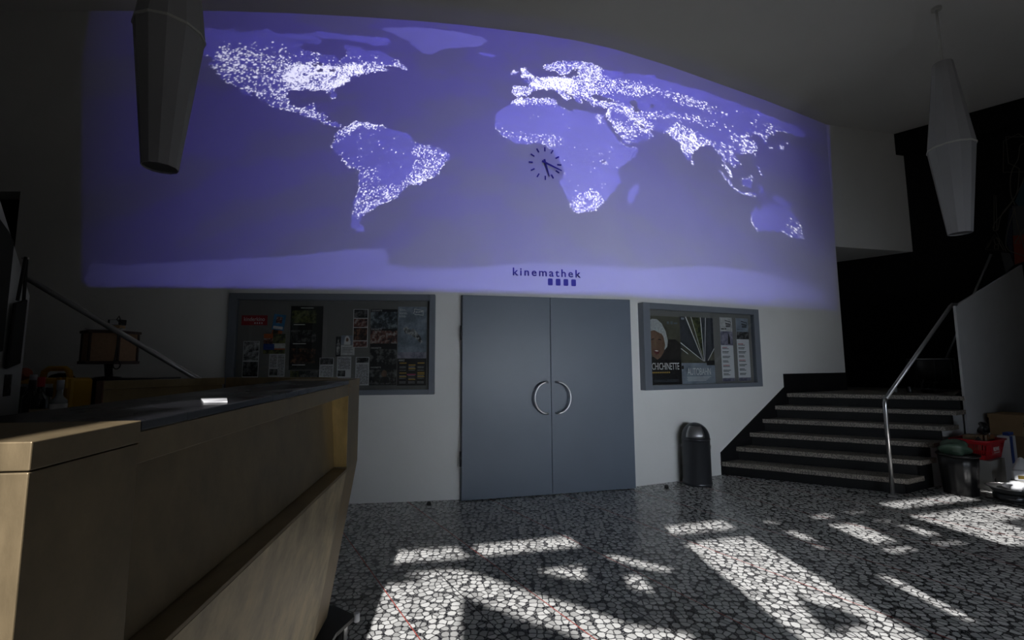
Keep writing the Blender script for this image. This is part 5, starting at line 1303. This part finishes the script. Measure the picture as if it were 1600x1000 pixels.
# line drawing painted on the black wall
mu = empty('wall_drawing', bw(.85, 3.8, .002), 'pale line drawing with coloured patches painted on the black wall', 'mural')
O_ = Vector((6.72, 7.27, 0))
def ms(x, y): return (Vector((x, y, 0)) - O_).dot(bd)
def draw(pts, closed=False, r=.006):
    MB().tube([bw(s, z, .004) for s, z in pts], r, 'mural_line', 6, closed).build('painted_line', mu)
def sm(pts, n=6):
    P = [Vector((a, b)) for a, b in pts]; o = []
    for i in range(len(P) - 1):
        p0_, p1_, p2_, p3_ = P[max(i - 1, 0)], P[i], P[i + 1], P[min(i + 2, len(P) - 1)]
        for k in range(n):
            t = k / n
            v = .5 * ((2 * p1_) + (p2_ - p0_) * t + (2 * p0_ - 5 * p1_ + 4 * p2_ - p3_) * t * t + (3 * p1_ - p0_ - 3 * p2_ + p3_) * t ** 3)
            o.append((v.x, v.y))
    o.append((P[-1].x, P[-1].y)); return o
draw([(1.001,4.681),(1.153,4.736),(1.257,4.599),(1.278,4.465),(1.251,4.12),(0.96,4.205)], True)
draw([(1.027,4.737),(1.024,4.327),(1.123,4.212),(1.1,4.015)])
draw([(1.027,4.737),(1.261,4.649)])
draw(sm([(1.252,4.538),(1.197,4.565),(1.154,4.535),(1.124,4.365),(1.06,4.232),(1.029,4.114),(1.013,3.965),(1.014,3.811),(1.037,3.677)]))
draw(sm([(1.121,4.187),(1.1,4.015),(1.067,3.847),(0.988,3.69),(0.827,3.474)]))
draw(sm([(1.19,4.165),(1.125,3.957),(1.008,3.736),(0.893,3.561),(0.839,3.343)]))
draw([(0.839,3.88),(0.859,3.874),(0.829,3.345),(0.802,3.377)], True)
draw(sm([(0.827,3.474),(0.796,3.404),(0.799,3.339),(0.839,3.343)]))
draw([(0.686,3.071),(0.897,3.001),(0.815,3.322)], True)
draw([(0.71,3.087),(0.802,3.269),(0.872,3.026)])
draw([(0.789,3.212),(0.82,3.232),(0.844,3.188),(0.835,3.134),(0.8,3.126),(0.787,3.175)], True)
draw([(0.786,3.123),(0.828,3.115),(0.82,3.051),(0.781,3.063)], True)
draw(sm([(1.033,3.628),(0.944,3.345),(0.904,3.151),(0.912,3.036),(0.965,2.976),(1.089,2.891)]))
draw(sm([(1.025,3.63),(1.04,3.399),(1.063,3.169),(1.079,2.967)]))
draw(sm([(0.992,3.108),(1.05,3.221),(1.126,3.354),(1.2,3.486)]))
draw([(0.992,3.103),(1.048,3.092),(1.035,3.187)], True)
MB().loft([bw(s,z,.0005) for s,z in [(1.041, 3.727), (1.156, 4.049), (1.243, 4.022), (1.211, 3.619), (1.068, 3.657)]],[bw(s,z,.0025) for s,z in [(1.041, 3.727), (1.156, 4.049), (1.243, 4.022), (1.211, 3.619), (1.068, 3.657)]],'mural_teal').build('painted_patch',mu)
MB().loft([bw(s,z,.0005) for s,z in [(1.007, 3.673), (1.211, 3.619), (1.177, 3.194), (0.985, 3.223)]],[bw(s,z,.0025) for s,z in [(1.007, 3.673), (1.211, 3.619), (1.177, 3.194), (0.985, 3.223)]],'mural_grey').build('painted_patch',mu)
MB().loft([bw(s,z,.0005) for s,z in [(0.981, 3.223), (1.181, 3.243), (1.15, 2.856), (0.967, 2.788)]],[bw(s,z,.0025) for s,z in [(0.981, 3.223), (1.181, 3.243), (1.15, 2.856), (0.967, 2.788)]],'mural_orange').build('painted_patch',mu)
MB().loft([bw(s,z,.0005) for s,z in [(0.984, 3.64), (1.004, 3.635), (0.955, 2.89), (0.9, 3.202)]],[bw(s,z,.0025) for s,z in [(0.984, 3.64), (1.004, 3.635), (0.955, 2.89), (0.9, 3.202)]],'mural_navy').build('painted_patch',mu)
MB().loft([bw(s,z,.0005) for s,z in [(0.841, 2.998), (0.932, 2.969), (0.959, 2.79), (0.867, 2.679)]],[bw(s,z,.0025) for s,z in [(0.841, 2.998), (0.932, 2.969), (0.959, 2.79), (0.867, 2.679)]],'mural_grey').build('painted_patch',mu)
